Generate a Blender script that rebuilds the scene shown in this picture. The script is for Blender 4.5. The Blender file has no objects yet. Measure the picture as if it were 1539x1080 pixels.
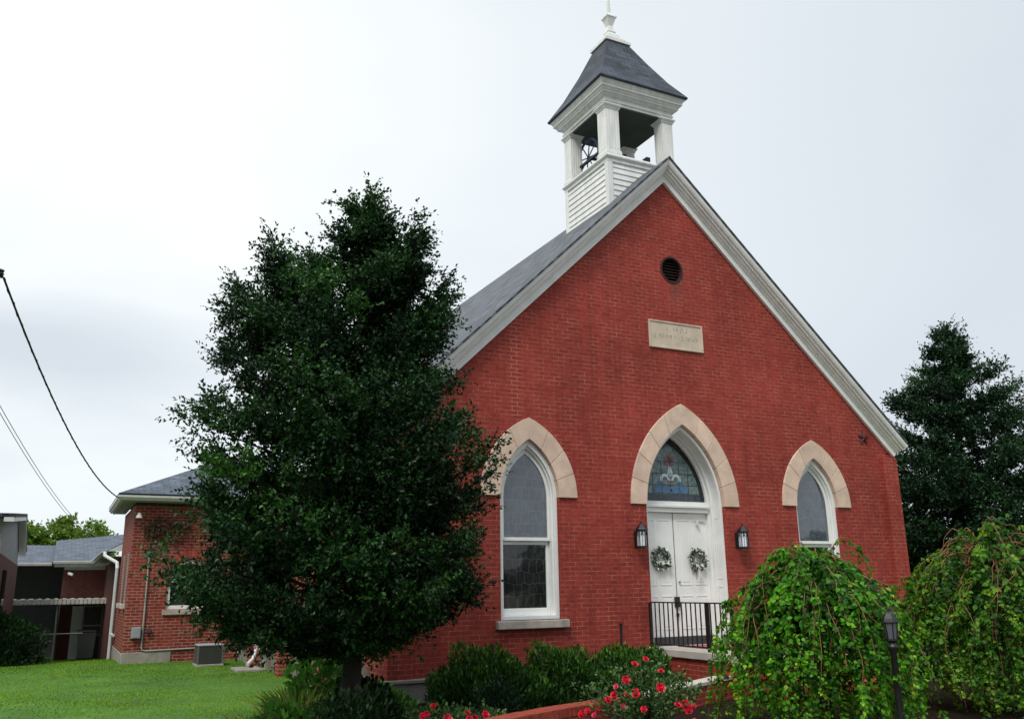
import bpy, bmesh, math, random
import numpy as np
from mathutils import Vector, Matrix
R = math.radians
rng = np.random.default_rng(7)
random.seed(7)
scene = bpy.context.scene
C = scene.collection

# ------------------------------------------------------------------ camera
YAW, PITCH, ROLL = 0.47013, 0.25217, -0.01464
CAM = Vector((-9.98820, -12.82149, 1.00979))
F_ = Vector((math.sin(YAW)*math.cos(PITCH), math.cos(YAW)*math.cos(PITCH), math.sin(PITCH)))
R0 = Vector((math.cos(YAW), -math.sin(YAW), 0)); U0 = R0.cross(F_)
R_ = R0*math.cos(ROLL) + U0*math.sin(ROLL); U_ = -R0*math.sin(ROLL) + U0*math.cos(ROLL)
cd = bpy.data.cameras.new('camera'); cam = bpy.data.objects.new('camera', cd); C.objects.link(cam)
cam.matrix_world = Matrix(((R_.x, U_.x, -F_.x, CAM.x), (R_.y, U_.y, -F_.y, CAM.y), (R_.z, U_.z, -F_.z, CAM.z), (0, 0, 0, 1)))
cd.sensor_width = 36; cd.lens = 1319.14/1539*36; cd.clip_end = 3000; cd.clip_start = .05
scene.camera = cam

# ------------------------------------------------------------------ exposure
vs = scene.view_settings
vs.view_transform = 'Standard'; vs.look = 'None'; vs.gamma = 1; vs.use_curve_mapping = False
vs.exposure = 0.22

# ------------------------------------------------------------------ sky: overcast
SUN_EL, SUN_AZ = R(52), R(-150)        # direction the light comes from: front left, behind the camera
w = bpy.data.worlds.new('World'); scene.world = w; w.use_nodes = True
nt = w.node_tree; nt.nodes.clear()
def wn(t, **k):
    n = nt.nodes.new(t)
    for a, b in k.items(): setattr(n, a, b)
    return n
L = nt.links.new
out = wn('ShaderNodeOutputWorld'); bgc = wn('ShaderNodeBackground'); bgs = wn('ShaderNodeBackground'); mixs = wn('ShaderNodeMixShader')
sky = wn('ShaderNodeTexSky', sky_type='NISHITA', sun_disc=False); sky.sun_elevation = SUN_EL; sky.sun_rotation = R(215)
bgs.inputs['Strength'].default_value = .10
L(sky.outputs[0], bgs.inputs['Color'])
tc = wn('ShaderNodeTexCoord')
dot = wn('ShaderNodeVectorMath', operation='DOT_PRODUCT'); dot.inputs[1].default_value = (R0.x, R0.y, 0)
L(tc.outputs['Generated'], dot.inputs[0])
mr = wn('ShaderNodeMapRange'); mr.inputs[1].default_value = -.30; mr.inputs[2].default_value = .5; mr.inputs[3].default_value = 0; mr.inputs[4].default_value = 1
L(dot.outputs['Value'], mr.inputs[0])
sx = wn('ShaderNodeSeparateXYZ'); L(tc.outputs['Generated'], sx.inputs[0])
mp = wn('ShaderNodeMapping'); mp.inputs['Scale'].default_value = (1, 1, 2.6); L(tc.outputs['Generated'], mp.inputs[0])
no = wn('ShaderNodeTexNoise'); no.inputs['Scale'].default_value = 2.3; no.inputs['Detail'].default_value = 5; no.inputs['Roughness'].default_value = .5
L(mp.outputs[0], no.inputs['Vector'])
# cloud darkness = right-hand greyness + noise (stronger near the horizon)
nm = wn('ShaderNodeMapRange'); nm.inputs[1].default_value = .42; nm.inputs[2].default_value = .68; nm.inputs[3].default_value = 0; nm.inputs[4].default_value = .85
L(no.outputs['Fac'], nm.inputs[0])
lowm = wn('ShaderNodeMapRange'); lowm.inputs[1].default_value = .05; lowm.inputs[2].default_value = .42; lowm.inputs[3].default_value = 1; lowm.inputs[4].default_value = .15
L(sx.outputs['Z'], lowm.inputs[0])
mu = wn('ShaderNodeMath', operation='MULTIPLY'); L(nm.outputs[0], mu.inputs[0]); L(lowm.outputs[0], mu.inputs[1])
# one grey cloud bank low in the north-west, and slightly greyer air near the horizon
cv = wn('ShaderNodeVectorMath', operation='SUBTRACT'); cv.inputs[1].default_value = (-.005, .973, .228); L(tc.outputs['Generated'], cv.inputs[0])
cm = wn('ShaderNodeVectorMath', operation='MULTIPLY'); cm.inputs[1].default_value = (5.5, 5.5, 17); L(cv.outputs[0], cm.inputs[0])
cw = wn('ShaderNodeVectorMath', operation='SCALE'); cw.inputs['Scale'].default_value = 1.1; L(no.outputs['Color'], cw.inputs[0])
ca = wn('ShaderNodeVectorMath', operation='ADD'); L(cm.outputs[0], ca.inputs[0]); L(cw.outputs[0], ca.inputs[1])
cs_ = wn('ShaderNodeVectorMath', operation='SUBTRACT'); cs_.inputs[1].default_value = (.55, .55, .55); L(ca.outputs[0], cs_.inputs[0])
cl = wn('ShaderNodeVectorMath', operation='LENGTH'); L(cs_.outputs[0], cl.inputs[0])
cb_ = wn('ShaderNodeMapRange', interpolation_type='SMOOTHSTEP'); cb_.inputs[1].default_value = .25; cb_.inputs[2].default_value = 1.25; cb_.inputs[3].default_value = .55; cb_.inputs[4].default_value = 0; L(cl.outputs['Value'], cb_.inputs[0])
hz_ = wn('ShaderNodeMapRange', interpolation_type='SMOOTHSTEP'); hz_.inputs[1].default_value = .05; hz_.inputs[2].default_value = .34; hz_.inputs[3].default_value = .36; hz_.inputs[4].default_value = 0; L(sx.outputs['Z'], hz_.inputs[0])
a0 = wn('ShaderNodeMath', operation='ADD'); L(cb_.outputs[0], a0.inputs[0]); L(hz_.outputs[0], a0.inputs[1])
a1 = wn('ShaderNodeMath', operation='ADD'); L(a0.outputs[0], a1.inputs[0]); L(mu.outputs[0], a1.inputs[1])
ad = wn('ShaderNodeMath', operation='ADD', use_clamp=True); L(mr.outputs[0], ad.inputs[0]); L(a1.outputs[0], ad.inputs[1])
cr = wn('ShaderNodeValToRGB'); cr.color_ramp.elements[0].position = 0; cr.color_ramp.elements[0].color = (.93, .955, .95, 1)
cr.color_ramp.elements[1].position = 1; cr.color_ramp.elements[1].color = (.63, .68, .735, 1)
e = cr.color_ramp.elements.new(.45); e.color = (.77, .82, .855, 1)
L(ad.outputs[0], cr.inputs[0])
zen = wn('ShaderNodeMapRange'); zen.inputs[1].default_value = .62; zen.inputs[2].default_value = 1; zen.inputs[3].default_value = 1; zen.inputs[4].default_value = 2.2
L(sx.outputs['Z'], zen.inputs[0])
# low sky behind the camera is duller than the bright north-west
bd = wn('ShaderNodeVectorMath', operation='DOT_PRODUCT'); bd.inputs[1].default_value = (-math.sin(YAW), -math.cos(YAW), 0); L(tc.outputs['Generated'], bd.inputs[0])
bm_ = wn('ShaderNodeMapRange', interpolation_type='SMOOTHSTEP'); bm_.inputs[1].default_value = .1; bm_.inputs[2].default_value = .8; bm_.inputs[3].default_value = 1; bm_.inputs[4].default_value = .68; L(bd.outputs['Value'], bm_.inputs[0])
zm = wn('ShaderNodeMath', operation='MULTIPLY'); L(zen.outputs[0], zm.inputs[0]); L(bm_.outputs[0], zm.inputs[1])
L(cr.outputs[0], bgc.inputs['Color']); L(zm.outputs[0], bgc.inputs['Strength'])
mixs.inputs[0].default_value = .06
L(bgc.outputs[0], mixs.inputs[1]); L(bgs.outputs[0], mixs.inputs[2]); L(mixs.outputs[0], out.inputs[0])

sd = bpy.data.lights.new('sun', 'SUN'); sd.energy = 1.9; sd.angle = R(18); sd.color = (1, .97, .92)
so = bpy.data.objects.new('sun', sd); C.objects.link(so)
sun_from = Vector((-.46*math.cos(SUN_EL)/.63, -.43*math.cos(SUN_EL)/.63, math.sin(SUN_EL)))
so.rotation_euler = sun_from.to_track_quat('Z', 'Y').to_euler()
sky.sun_rotation = math.atan2(sun_from.x, sun_from.y)

# ------------------------------------------------------------------ materials
def mat(name, col, rough=.7, var=.15, scale=3.0, bump=0.0, bscale=40, spec=.5, metal=0.0, island=0.0, col2=None, stretch=None):
    m = bpy.data.materials.new(name); m.use_nodes = True
    t = m.node_tree; b = t.nodes['Principled BSDF']
    b.inputs['Roughness'].default_value = rough; b.inputs['Metallic'].default_value = metal
    b.inputs['Specular IOR Level'].default_value = spec
    geo = t.nodes.new('ShaderNodeNewGeometry'); src = geo.outputs['Position']
    if stretch:
        mpn = t.nodes.new('ShaderNodeMapping'); mpn.inputs['Scale'].default_value = stretch; t.links.new(src, mpn.inputs[0]); src = mpn.outputs[0]
    n = t.nodes.new('ShaderNodeTexNoise'); n.inputs['Scale'].default_value = scale; n.inputs['Detail'].default_value = 6; n.inputs['Roughness'].default_value = .6
    t.links.new(src, n.inputs['Vector'])
    r = t.nodes.new('ShaderNodeValToRGB')
    r.color_ramp.elements[0].position = .3; r.color_ramp.elements[1].position = .72
    lo = [c*(1-var) for c in col]; hi = [min(1, c*(1+var)) for c in (col2 or col)]
    r.color_ramp.elements[0].color = (*lo, 1); r.color_ramp.elements[1].color = (*hi, 1)
    t.links.new(n.outputs['Fac'], r.inputs[0]); o = r.outputs[0]
    if island:
        h = t.nodes.new('ShaderNodeMapRange'); h.inputs[3].default_value = 1-island; h.inputs[4].default_value = 1+island
        t.links.new(geo.outputs['Random Per Island'], h.inputs[0])
        mx = t.nodes.new('ShaderNodeVectorMath'); mx.operation = 'SCALE'
        t.links.new(o, mx.inputs[0]); t.links.new(h.outputs[0], mx.inputs['Scale']); o = mx.outputs[0]
    t.links.new(o, b.inputs['Base Color'])
    if bump:
        n2 = t.nodes.new('ShaderNodeTexNoise'); n2.inputs['Scale'].default_value = bscale; n2.inputs['Detail'].default_value = 4
        t.links.new(src, n2.inputs['Vector'])
        bp = t.nodes.new('ShaderNodeBump'); bp.inputs['Strength'].default_value = bump; bp.inputs['Distance'].default_value = .02
        t.links.new(n2.outputs['Fac'], bp.inputs['Height']); t.links.new(bp.outputs[0], b.inputs['Normal'])
    return m

def brick(name, c1, c2, mortar, fade=(.44, .66), bw=.205, bh=.0725, ms=.008, strip=False, bumpd=.006, vert_only=False):
    m = bpy.data.materials.new(name); m.use_nodes = True
    t = m.node_tree; b = t.nodes['Principled BSDF']; b.inputs['Roughness'].default_value = .78; b.inputs['Specular IOR Level'].default_value = .3
    N = t.nodes.new; K = t.links.new
    geo = N('ShaderNodeNewGeometry'); p = N('ShaderNodeSeparateXYZ'); K(geo.outputs['Position'], p.inputs[0])
    q = N('ShaderNodeSeparateXYZ'); K(geo.outputs['True Normal'], q.inputs[0])
    ab = N('ShaderNodeMath'); ab.operation = 'ABSOLUTE'; K(q.outputs['X'], ab.inputs[0])
    gt = N('ShaderNodeMath'); gt.operation = 'GREATER_THAN'; gt.inputs[1].default_value = .7; K(ab.outputs[0], gt.inputs[0])
    mx = N('ShaderNodeMix'); K(gt.outputs[0], mx.inputs[0]); K(p.outputs['X'], mx.inputs[2]); K(p.outputs['Y'], mx.inputs[3])
    cb = N('ShaderNodeCombineXYZ'); K(mx.outputs[0], cb.inputs[0]); K(p.outputs['Z'], cb.inputs[1])
    # slightly wavering courses
    wv = N('ShaderNodeTexNoise'); wv.inputs['Scale'].default_value = 6; K(geo.outputs['Position'], wv.inputs['Vector'])
    wsub = N('ShaderNodeVectorMath'); wsub.operation = 'SUBTRACT'; wsub.inputs[1].default_value = (.5, .5, .5); K(wv.outputs['Color'], wsub.inputs[0])
    wsc = N('ShaderNodeVectorMath'); wsc.operation = 'SCALE'; wsc.inputs['Scale'].default_value = .012; K(wsub.outputs[0], wsc.inputs[0])
    wad = N('ShaderNodeVectorMath'); K(cb.outputs[0], wad.inputs[0]); K(wsc.outputs[0], wad.inputs[1])
    bt = N('ShaderNodeTexBrick'); bt.inputs['Scale'].default_value = 1; bt.inputs['Brick Width'].default_value = bw; bt.inputs['Row Height'].default_value = bh
    bt.inputs['Mortar Size'].default_value = ms; bt.inputs['Mortar Smooth'].default_value = .3; bt.inputs['Bias'].default_value = 0
    bt.inputs['Color1'].default_value = (*c1, 1); bt.inputs['Color2'].default_value = (*c2, 1); bt.inputs['Mortar'].default_value = (*c1, 1)
    K(wad.outputs[0], bt.inputs['Vector'])
    # weathering of the brick faces
    n1 = N('ShaderNodeTexNoise'); n1.inputs['Scale'].default_value = .55; n1.inputs['Detail'].default_value = 7; n1.inputs['Roughness'].default_value = .62; K(geo.outputs['Position'], n1.inputs['Vector'])
    r1 = N('ShaderNodeMapRange'); r1.inputs[1].default_value = .3; r1.inputs[2].default_value = .7; r1.inputs[3].default_value = .72; r1.inputs[4].default_value = 1.25; K(n1.outputs['Fac'], r1.inputs[0])
    n1b = N('ShaderNodeTexNoise'); n1b.inputs['Scale'].default_value = 14; n1b.inputs['Detail'].default_value = 4; K(geo.outputs['Position'], n1b.inputs['Vector'])
    r1b = N('ShaderNodeMapRange'); r1b.inputs[1].default_value = .3; r1b.inputs[2].default_value = .7; r1b.inputs[3].default_value = .82; r1b.inputs[4].default_value = 1.18; K(n1b.outputs['Fac'], r1b.inputs[0])
    sm_ = N('ShaderNodeMapping'); sm_.inputs['Scale'].default_value = (3.2, 3.2, .22); K(geo.outputs['Position'], sm_.inputs[0])
    sn = N('ShaderNodeTexNoise'); sn.inputs['Scale'].default_value = 1.6; sn.inputs['Detail'].default_value = 6; sn.inputs['Roughness'].default_value = .65; K(sm_.outputs[0], sn.inputs['Vector'])
    sr = N('ShaderNodeMapRange'); sr.inputs[1].default_value = .35; sr.inputs[2].default_value = .62; sr.inputs[3].default_value = .88; sr.inputs[4].default_value = 1.08; K(sn.outputs['Fac'], sr.inputs[0])
    m0 = N('ShaderNodeMath'); m0.operation = 'MULTIPLY'; K(r1.outputs[0], m0.inputs[0]); K(sr.outputs[0], m0.inputs[1])
    mm = N('ShaderNodeMath'); mm.operation = 'MULTIPLY'; K(m0.outputs[0], mm.inputs[0]); K(r1b.outputs[0], mm.inputs[1])
    sc = N('ShaderNodeVectorMath'); sc.operation = 'SCALE'; K(bt.outputs['Color'], sc.inputs[0]); K(mm.outputs[0], sc.inputs['Scale'])
    # mortar shows only in patches where the red wash has worn off
    n2 = N('ShaderNodeTexNoise'); n2.inputs['Scale'].default_value = 3.2; n2.inputs['Detail'].default_value = 9; n2.inputs['Roughness'].default_value = .78; K(geo.outputs['Position'], n2.inputs['Vector'])
    r2 = N('ShaderNodeMapRange'); r2.inputs[1].default_value = fade[0]; r2.inputs[2].default_value = fade[1]; K(n2.outputs['Fac'], r2.inputs[0])
    fm = r2.outputs[0]
    if strip:   # a re-pointed vertical strip left of the plaque
        a = N('ShaderNodeMath'); a.operation = 'SUBTRACT'; a.inputs[1].default_value = -3.42; K(p.outputs['X'], a.inputs[0])
        a2 = N('ShaderNodeMath'); a2.operation = 'ABSOLUTE'; K(a.outputs[0], a2.inputs[0])
        a3 = N('ShaderNodeMapRange'); a3.inputs[1].default_value = .06; a3.inputs[2].default_value = .2; a3.inputs[3].default_value = .9; a3.inputs[4].default_value = 0; K(a2.outputs[0], a3.inputs[0])
        a4 = N('ShaderNodeMath'); a4.operation = 'GREATER_THAN'; a4.inputs[1].default_value = 3.75; K(p.outputs['Z'], a4.inputs[0])
        a5 = N('ShaderNodeMath'); a5.operation = 'MULTIPLY'; K(a3.outputs[0], a5.inputs[0]); K(a4.outputs[0], a5.inputs[1])
        a6 = N('ShaderNodeMath'); a6.operation = 'MAXIMUM'; K(a5.outputs[0], a6.inputs[0]); K(fm, a6.inputs[1]); fm = a6.outputs[0]
    f = N('ShaderNodeMath'); f.operation = 'MULTIPLY'; K(bt.outputs['Fac'], f.inputs[0]); K(fm, f.inputs[1])
    m2 = N('ShaderNodeMix'); m2.data_type = 'RGBA'; K(f.outputs[0], m2.inputs[0]); K(sc.outputs[0], m2.inputs[6]); m2.inputs[7].default_value = (*mortar, 1)
    o = m2.outputs[2]
    if strip:   # soot run below the round vent
        s1 = N('ShaderNodeMath'); s1.operation = 'ABSOLUTE'; sA = N('ShaderNodeMath'); sA.operation = 'SUBTRACT'; sA.inputs[1].default_value = .06; K(p.outputs['X'], sA.inputs[0]); K(sA.outputs[0], s1.inputs[0])
        s2 = N('ShaderNodeMapRange'); s2.inputs[1].default_value = .05; s2.inputs[2].default_value = .24; s2.inputs[3].default_value = 1; s2.inputs[4].default_value = 0; K(s1.outputs[0], s2.inputs[0])
        s3 = N('ShaderNodeMapRange'); s3.inputs[1].default_value = 5.9; s3.inputs[2].default_value = 6.6; K(p.outputs['Z'], s3.inputs[0])
        s4 = N('ShaderNodeMath'); s4.operation = 'LESS_THAN'; s4.inputs[1].default_value = 6.7; K(p.outputs['Z'], s4.inputs[0])
        s5 = N('ShaderNodeMath'); s5.operation = 'MULTIPLY'; K(s2.outputs[0], s5.inputs[0]); K(s3.outputs[0], s5.inputs[1])
        s6 = N('ShaderNodeMath'); s6.operation = 'MULTIPLY'; K(s5.outputs[0], s6.inputs[0]); K(s4.outputs[0], s6.inputs[1])
        s7 = N('ShaderNodeMath'); s7.operation = 'MULTIPLY'; K(s6.outputs[0], s7.inputs[0]); K(n1b.outputs['Fac'], s7.inputs[1])
        m3 = N('ShaderNodeMix'); m3.data_type = 'RGBA'; K(s7.outputs[0], m3.inputs[0]); K(o, m3.inputs[6]); m3.inputs[7].default_value = (.10, .05, .04, 1); o = m3.outputs[2]
    K(o, b.inputs['Base Color'])
    hh = N('ShaderNodeMath'); hh.operation = 'MULTIPLY_ADD'; hh.inputs[1].default_value = -1.0; K(bt.outputs['Fac'], hh.inputs[0]); K(n1b.outputs['Fac'], hh.inputs[2])
    bp = N('ShaderNodeBump'); bp.inputs['Strength'].default_value = .45; bp.inputs['Distance'].default_value = bumpd; K(hh.outputs[0], bp.inputs['Height']); K(bp.outputs[0], b.inputs['Normal'])
    return m

def leafmat(name, cols, rough=.5, trans=.25, spec=.28):
    """per-leaf natural colour variation and painted inner-crown shade come from the float attribute 'tint'"""
    m = bpy.data.materials.new(name); m.use_nodes = True
    t = m.node_tree; b = t.nodes['Principled BSDF']; b.inputs['Roughness'].default_value = rough; b.inputs['Specular IOR Level'].default_value = spec
    a = t.nodes.new('ShaderNodeAttribute'); a.attribute_name = 'tint'
    r = t.nodes.new('ShaderNodeValToRGB'); el = r.color_ramp.elements
    for i, c in enumerate(cols):
        pos = i/(len(cols)-1)
        x = el[0] if i == 0 else (el[-1] if i == len(cols)-1 else el.new(pos))
        x.position = pos; x.color = (*c, 1)
    t.links.new(a.outputs['Fac'], r.inputs[0]); t.links.new(r.outputs[0], b.inputs['Base Color'])
    if trans:
        tr = t.nodes.new('ShaderNodeBsdfTranslucent'); t.links.new(r.outputs[0], tr.inputs['Color'])
        mx = t.nodes.new('ShaderNodeMixShader'); mx.inputs[0].default_value = trans
        t.links.new(b.outputs[0], mx.inputs[1]); t.links.new(tr.outputs[0], mx.inputs[2]); t.links.new(mx.outputs[0], t.nodes['Material Output'].inputs[0])
    return m

def shingle(name, c, var=.35):
    m = bpy.data.materials.new(name); m.use_nodes = True
    t = m.node_tree; b = t.nodes['Principled BSDF']; b.inputs['Roughness'].default_value = .85; N = t.nodes.new; K = t.links.new
    uv = N('ShaderNodeUVMap'); uv.uv_map = 'UVMap'
    bt = N('ShaderNodeTexBrick'); bt.inputs['Scale'].default_value = 1; bt.inputs['Brick Width'].default_value = .30; bt.inputs['Row Height'].default_value = .14; bt.inputs['Mortar Size'].default_value = .008
    bt.inputs['Color1'].default_value = (*[x*(1-var) for x in c], 1); bt.inputs['Color2'].default_value = (*[x*(1+var) for x in c], 1); bt.inputs['Mortar'].default_value = (*[x*.35 for x in c], 1)
    K(uv.outputs[0], bt.inputs['Vector'])
    n = N('ShaderNodeTexNoise'); n.inputs['Scale'].default_value = 2.5; n.inputs['Detail'].default_value = 7; K(uv.outputs[0], n.inputs['Vector'])
    mrn = N('ShaderNodeMapRange'); mrn.inputs[1].default_value = .3; mrn.inputs[2].default_value = .7; mrn.inputs[3].default_value = .7; mrn.inputs[4].default_value = 1.3; K(n.outputs['Fac'], mrn.inputs[0])
    s = N('ShaderNodeVectorMath'); s.operation = 'SCALE'; K(bt.outputs['Color'], s.inputs[0]); K(mrn.outputs[0], s.inputs['Scale']); K(s.outputs[0], b.inputs['Base Color'])
    bp = N('ShaderNodeBump'); bp.inputs['Strength'].default_value = .6; bp.inputs['Distance'].default_value = .01; bp.invert = True; K(bt.outputs['Fac'], bp.inputs['Height']); K(bp.outputs[0], b.inputs['Normal'])
    return m

def glassmat(name, col, scale=9, f0=2.1, rough=.04, lead=.35):
    """leaded pane behind a storm sheet: dark body, strong sheen, faint cames"""
    m = bpy.data.materials.new(name); m.use_nodes = True
    t = m.node_tree; b = t.nodes['Principled BSDF']; N = t.nodes.new; K = t.links.new
    b.inputs['Roughness'].default_value = rough; b.inputs['IOR'].default_value = f0
    geo = N('ShaderNodeNewGeometry')
    pz = N('ShaderNodeSeparateXYZ'); K(geo.outputs['Position'], pz.inputs[0]); cz = N('ShaderNodeCombineXYZ'); K(pz.outputs['X'], cz.inputs[0]); K(pz.outputs['Z'], cz.inputs[1])
    wv = N('ShaderNodeTexNoise'); wv.inputs['Scale'].default_value = 3.5; K(geo.outputs['Position'], wv.inputs['Vector'])
    wa = N('ShaderNodeVectorMath'); wa.operation = 'MULTIPLY_ADD'; wa.inputs[1].default_value = (.16, .16, 0); K(wv.outputs['Color'], wa.inputs[0]); K(cz.outputs[0], wa.inputs[2])
    v = N('ShaderNodeTexBrick'); v.offset = .5; v.inputs['Scale'].default_value = 1; v.inputs['Brick Width'].default_value = 1.3/scale; v.inputs['Row Height'].default_value = 1.7/scale; v.inputs['Mortar Size'].default_value = .005; v.inputs['Mortar Smooth'].default_value = .4; K(wa.outputs[0], v.inputs['Vector'])
    r = N('ShaderNodeMath'); r.operation = 'MULTIPLY'; r.inputs[1].default_value = lead; K(v.outputs['Fac'], r.inputs[0])
    n = N('ShaderNodeTexNoise'); n.inputs['Scale'].default_value = 5; n.inputs['Detail'].default_value = 5; K(geo.outputs['Position'], n.inputs['Vector'])
    cr = N('ShaderNodeValToRGB'); cr.color_ramp.elements[0].position = .3; cr.color_ramp.elements[1].position = .75
    cr.color_ramp.elements[0].color = (*[c*.6 for c in col], 1); cr.color_ramp.elements[1].color = (*[c*1.4 for c in col], 1); K(n.outputs['Fac'], cr.inputs[0])
    mx = N('ShaderNodeMix'); mx.data_type = 'RGBA'; K(r.outputs[0], mx.inputs[0]); K(cr.outputs[0], mx.inputs[6]); mx.inputs[7].default_value = (.22, .23, .24, 1)
    K(mx.outputs[2], b.inputs['Base Color'])
    n2 = N('ShaderNodeTexNoise'); n2.inputs['Scale'].default_value = 2.2; K(geo.outputs['Position'], n2.inputs['Vector'])
    bp = N('ShaderNodeBump'); bp.inputs['Strength'].default_value = .06; bp.inputs['Distance'].default_value = .05; K(n2.outputs['Fac'], bp.inputs['Height']); K(bp.outputs[0], b.inputs['Normal'])
    return m

M = {}
M['brick'] = brick('red washed brick', (.305, .045, .031), (.245, .034, .024), (.50, .17, .115), strip=True)
M['wingbrick'] = brick('old red brick', (.26, .044, .030), (.15, .026, .019), (.40, .20, .15), fade=(.33, .55), ms=.010)
M['darkbrick'] = brick('dark brown brick', (.10, .03, .024), (.075, .024, .02), (.09, .04, .035))
M['rowlock'] = mat('garden wall brick', (.30, .045, .022), .8, .3, 9, .5, 60)
M['stone'] = mat('cream limestone', (.67, .50, .39), .85, .18, 3.2, .25, 35, island=.08)
M['mortar'] = mat('stone joint mortar', (.43, .32, .25), .9, .2)
M['sill'] = mat('weathered sill stone', (.42, .37, .32), .85, .3, 5, .3, 40)
M['plaque'] = mat('tan sandstone', (.58, .48, .37), .85, .16, 4, .2, 60)
M['carve'] = mat('worn carving', (.38, .33, .27), .9, .15)
M['white'] = mat('white painted wood', (.83, .84, .82), .5, .06, 3, .12, 24)
M['whiteold'] = mat('weathered white paint', (.79, .80, .77), .6, .13, 7, .12, 30, stretch=(1, 1, .25))
M['trim'] = mat('rake trim paint', (.82, .83, .81), .55, .08, 5, .1, 20)
M['seam'] = mat('door gap shadow strip', (.20, .17, .10), .7, .1)
M['slate'] = shingle('grey asphalt shingle', (.095, .108, .125), .28)
M['slateD'] = shingle('dark slate', (.042, .055, .072), .38)
M['slateW'] = shingle('blue grey shingle', (.085, .105, .14), .28)
M['edge'] = mat('dark roof edge', (.05, .052, .055), .7)
M['ceil'] = mat('dark painted boards', (.055, .075, .07), .8, .2)
M['iron'] = mat('black painted iron', (.012, .012, .014), .4, .3, 8)
M['bell'] = mat('dark bronze bell', (.03, .04, .05), .4, .3, 5, metal=.6)
M['wheel'] = mat('blue grey wheel iron', (.05, .075, .12), .5, .2)
M['vent'] = mat('dark brown vent boards', (.035, .012, .010), .8, .3, 10)
M['conc'] = mat('stained concrete', (.30, .28, .24), .9, .35, 2.5, .4, 30)
M['concD'] = mat('damp foundation concrete', (.15, .13, .10), .9, .4, 2.5, .4, 30)
M['concL'] = mat('pale porch concrete', (.50, .47, .42), .85, .15, 3, .2, 50)
M['glass'] = glassmat('leaded window glass', (.045, .062, .08), scale=9, lead=.36, f0=2.2)
M['glassL'] = glassmat('dim lower window glass', (.016, .017, .018), scale=9, lead=.22, f0=1.75)  # dark reflection in the lower panes put into the glass colour
M['glassD'] = glassmat('dark old glass', (.012, .014, .016), lead=.08, f0=1.7)
M['lampglass'] = mat('frosted lamp glass', (.78, .83, .90), .25, .05)
M['lampglassD'] = mat('clouded lamp glass', (.10, .105, .12), .2, .1)
M['gutter'] = mat('white gutter metal', (.62, .64, .62), .45, .1, 4)
M['gutterG'] = mat('aged green grey fascia', (.30, .33, .30), .6, .2, 3)
M['grey'] = mat('grey steel box', (.30, .33, .36), .5, .12)
M['acm'] = mat('air conditioner steel', (.11, .11, .10), .6, .2, 5)
M['acd'] = mat('air conditioner fins', (.06, .065, .065), .6, .4, 30)
M['siding'] = mat('weathered grey siding', (.22, .23, .23), .7, .2, 1.5, stretch=(1, 1, 8))
M['bark'] = mat('tree bark', (.030, .024, .019), .95, .4, 5, .8, 14, stretch=(1, 1, .25))
M['barkL'] = mat('pale bark', (.12, .09, .06), .95, .3, 5, .6, 14)
M['vine'] = mat('dry brown vine', (.07, .04, .03), .95, .3)
M['stem'] = mat('weeping stems', (.20, .085, .035), .7, .45, 4)
M['rstem'] = mat('rose stems', (.06, .08, .03), .8, .3)
M['rose'] = mat('crimson rose', (.62, .010, .035), .5, .3, 30, island=.25)
M['rosep'] = mat('pink rose', (.72, .07, .15), .5, .3, 30, island=.2)
M['mulch'] = mat('dark mulch', (.022, .015, .010), 1, .5, 18, .9, 60, spec=.05)
M['asphalt'] = mat('asphalt', (.05, .05, .052), .9, .2, 6, .2, 80)
M['cable'] = mat('black cable', (.012, .012, .014), .6, .1)
M['cableg'] = mat('grey cable', (.28, .29, .30), .6, .1)
M['tin'] = mat('pale ribbed canopy', (.58, .56, .50), .6, .2, 4)
M['blk'] = mat('black plastic', (.012, .012, .013), .45, .2)
M['holly'] = leafmat('holly leaves', [(.004, .016, .005), (.010, .038, .010), (.024, .085, .018), (.075, .20, .028)], .45, .2)
M['holly2'] = leafmat('far holly leaves', [(.006, .020, .008), (.012, .042, .014), (.024, .080, .024), (.055, .15, .035)], .5, .15)
M['mulb'] = leafmat('weeping leaves', [(.010, .042, .004), (.040, .165, .006), (.10, .37, .010), (.32, .62, .03)], .48, .42)
M['mulb2'] = leafmat('weeping leaves duller sort', [(.010, .036, .004), (.034, .115, .007), (.085, .26, .010), (.30, .46, .03)], .5, .42)  # duller greens for the right-hand weeping tree
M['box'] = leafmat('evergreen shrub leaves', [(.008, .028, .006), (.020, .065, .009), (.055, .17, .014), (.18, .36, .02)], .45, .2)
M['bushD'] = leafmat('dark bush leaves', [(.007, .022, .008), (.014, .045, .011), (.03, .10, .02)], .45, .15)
M['rosel'] = leafmat('rose leaves', [(.015, .045, .012), (.035, .095, .022), (.080, .18, .04), (.17, .27, .09)], .5, .3)
M['lily'] = leafmat('strap leaves', [(.07, .16, .02), (.17, .30, .04), (.34, .40, .07), (.52, .44, .14)], .5, .3)
M['shrub'] = leafmat('broad shrub leaves', [(.05, .15, .02), (.11, .30, .04), (.24, .48, .09)], .4, .3)
M['yel'] = leafmat('yellow green leaves', [(.07, .15, .02), (.13, .24, .03), (.24, .34, .05)], .5, .35)
M['grassb'] = leafmat('grass blades', [(.055, .13, .004), (.14, .30, .005), (.24, .44, .008), (.36, .36, .07)], .6, .4)
M['wreathl'] = leafmat('wreath leaves', [(.03, .06, .035), (.08, .13, .07), (.40, .45, .38), (.75, .75, .70)], .6, .1)
M['woods'] = leafmat('far woods leaves', [(.02, .05, .02), (.035, .08, .025), (.06, .11, .035)], .7, .1)
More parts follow.
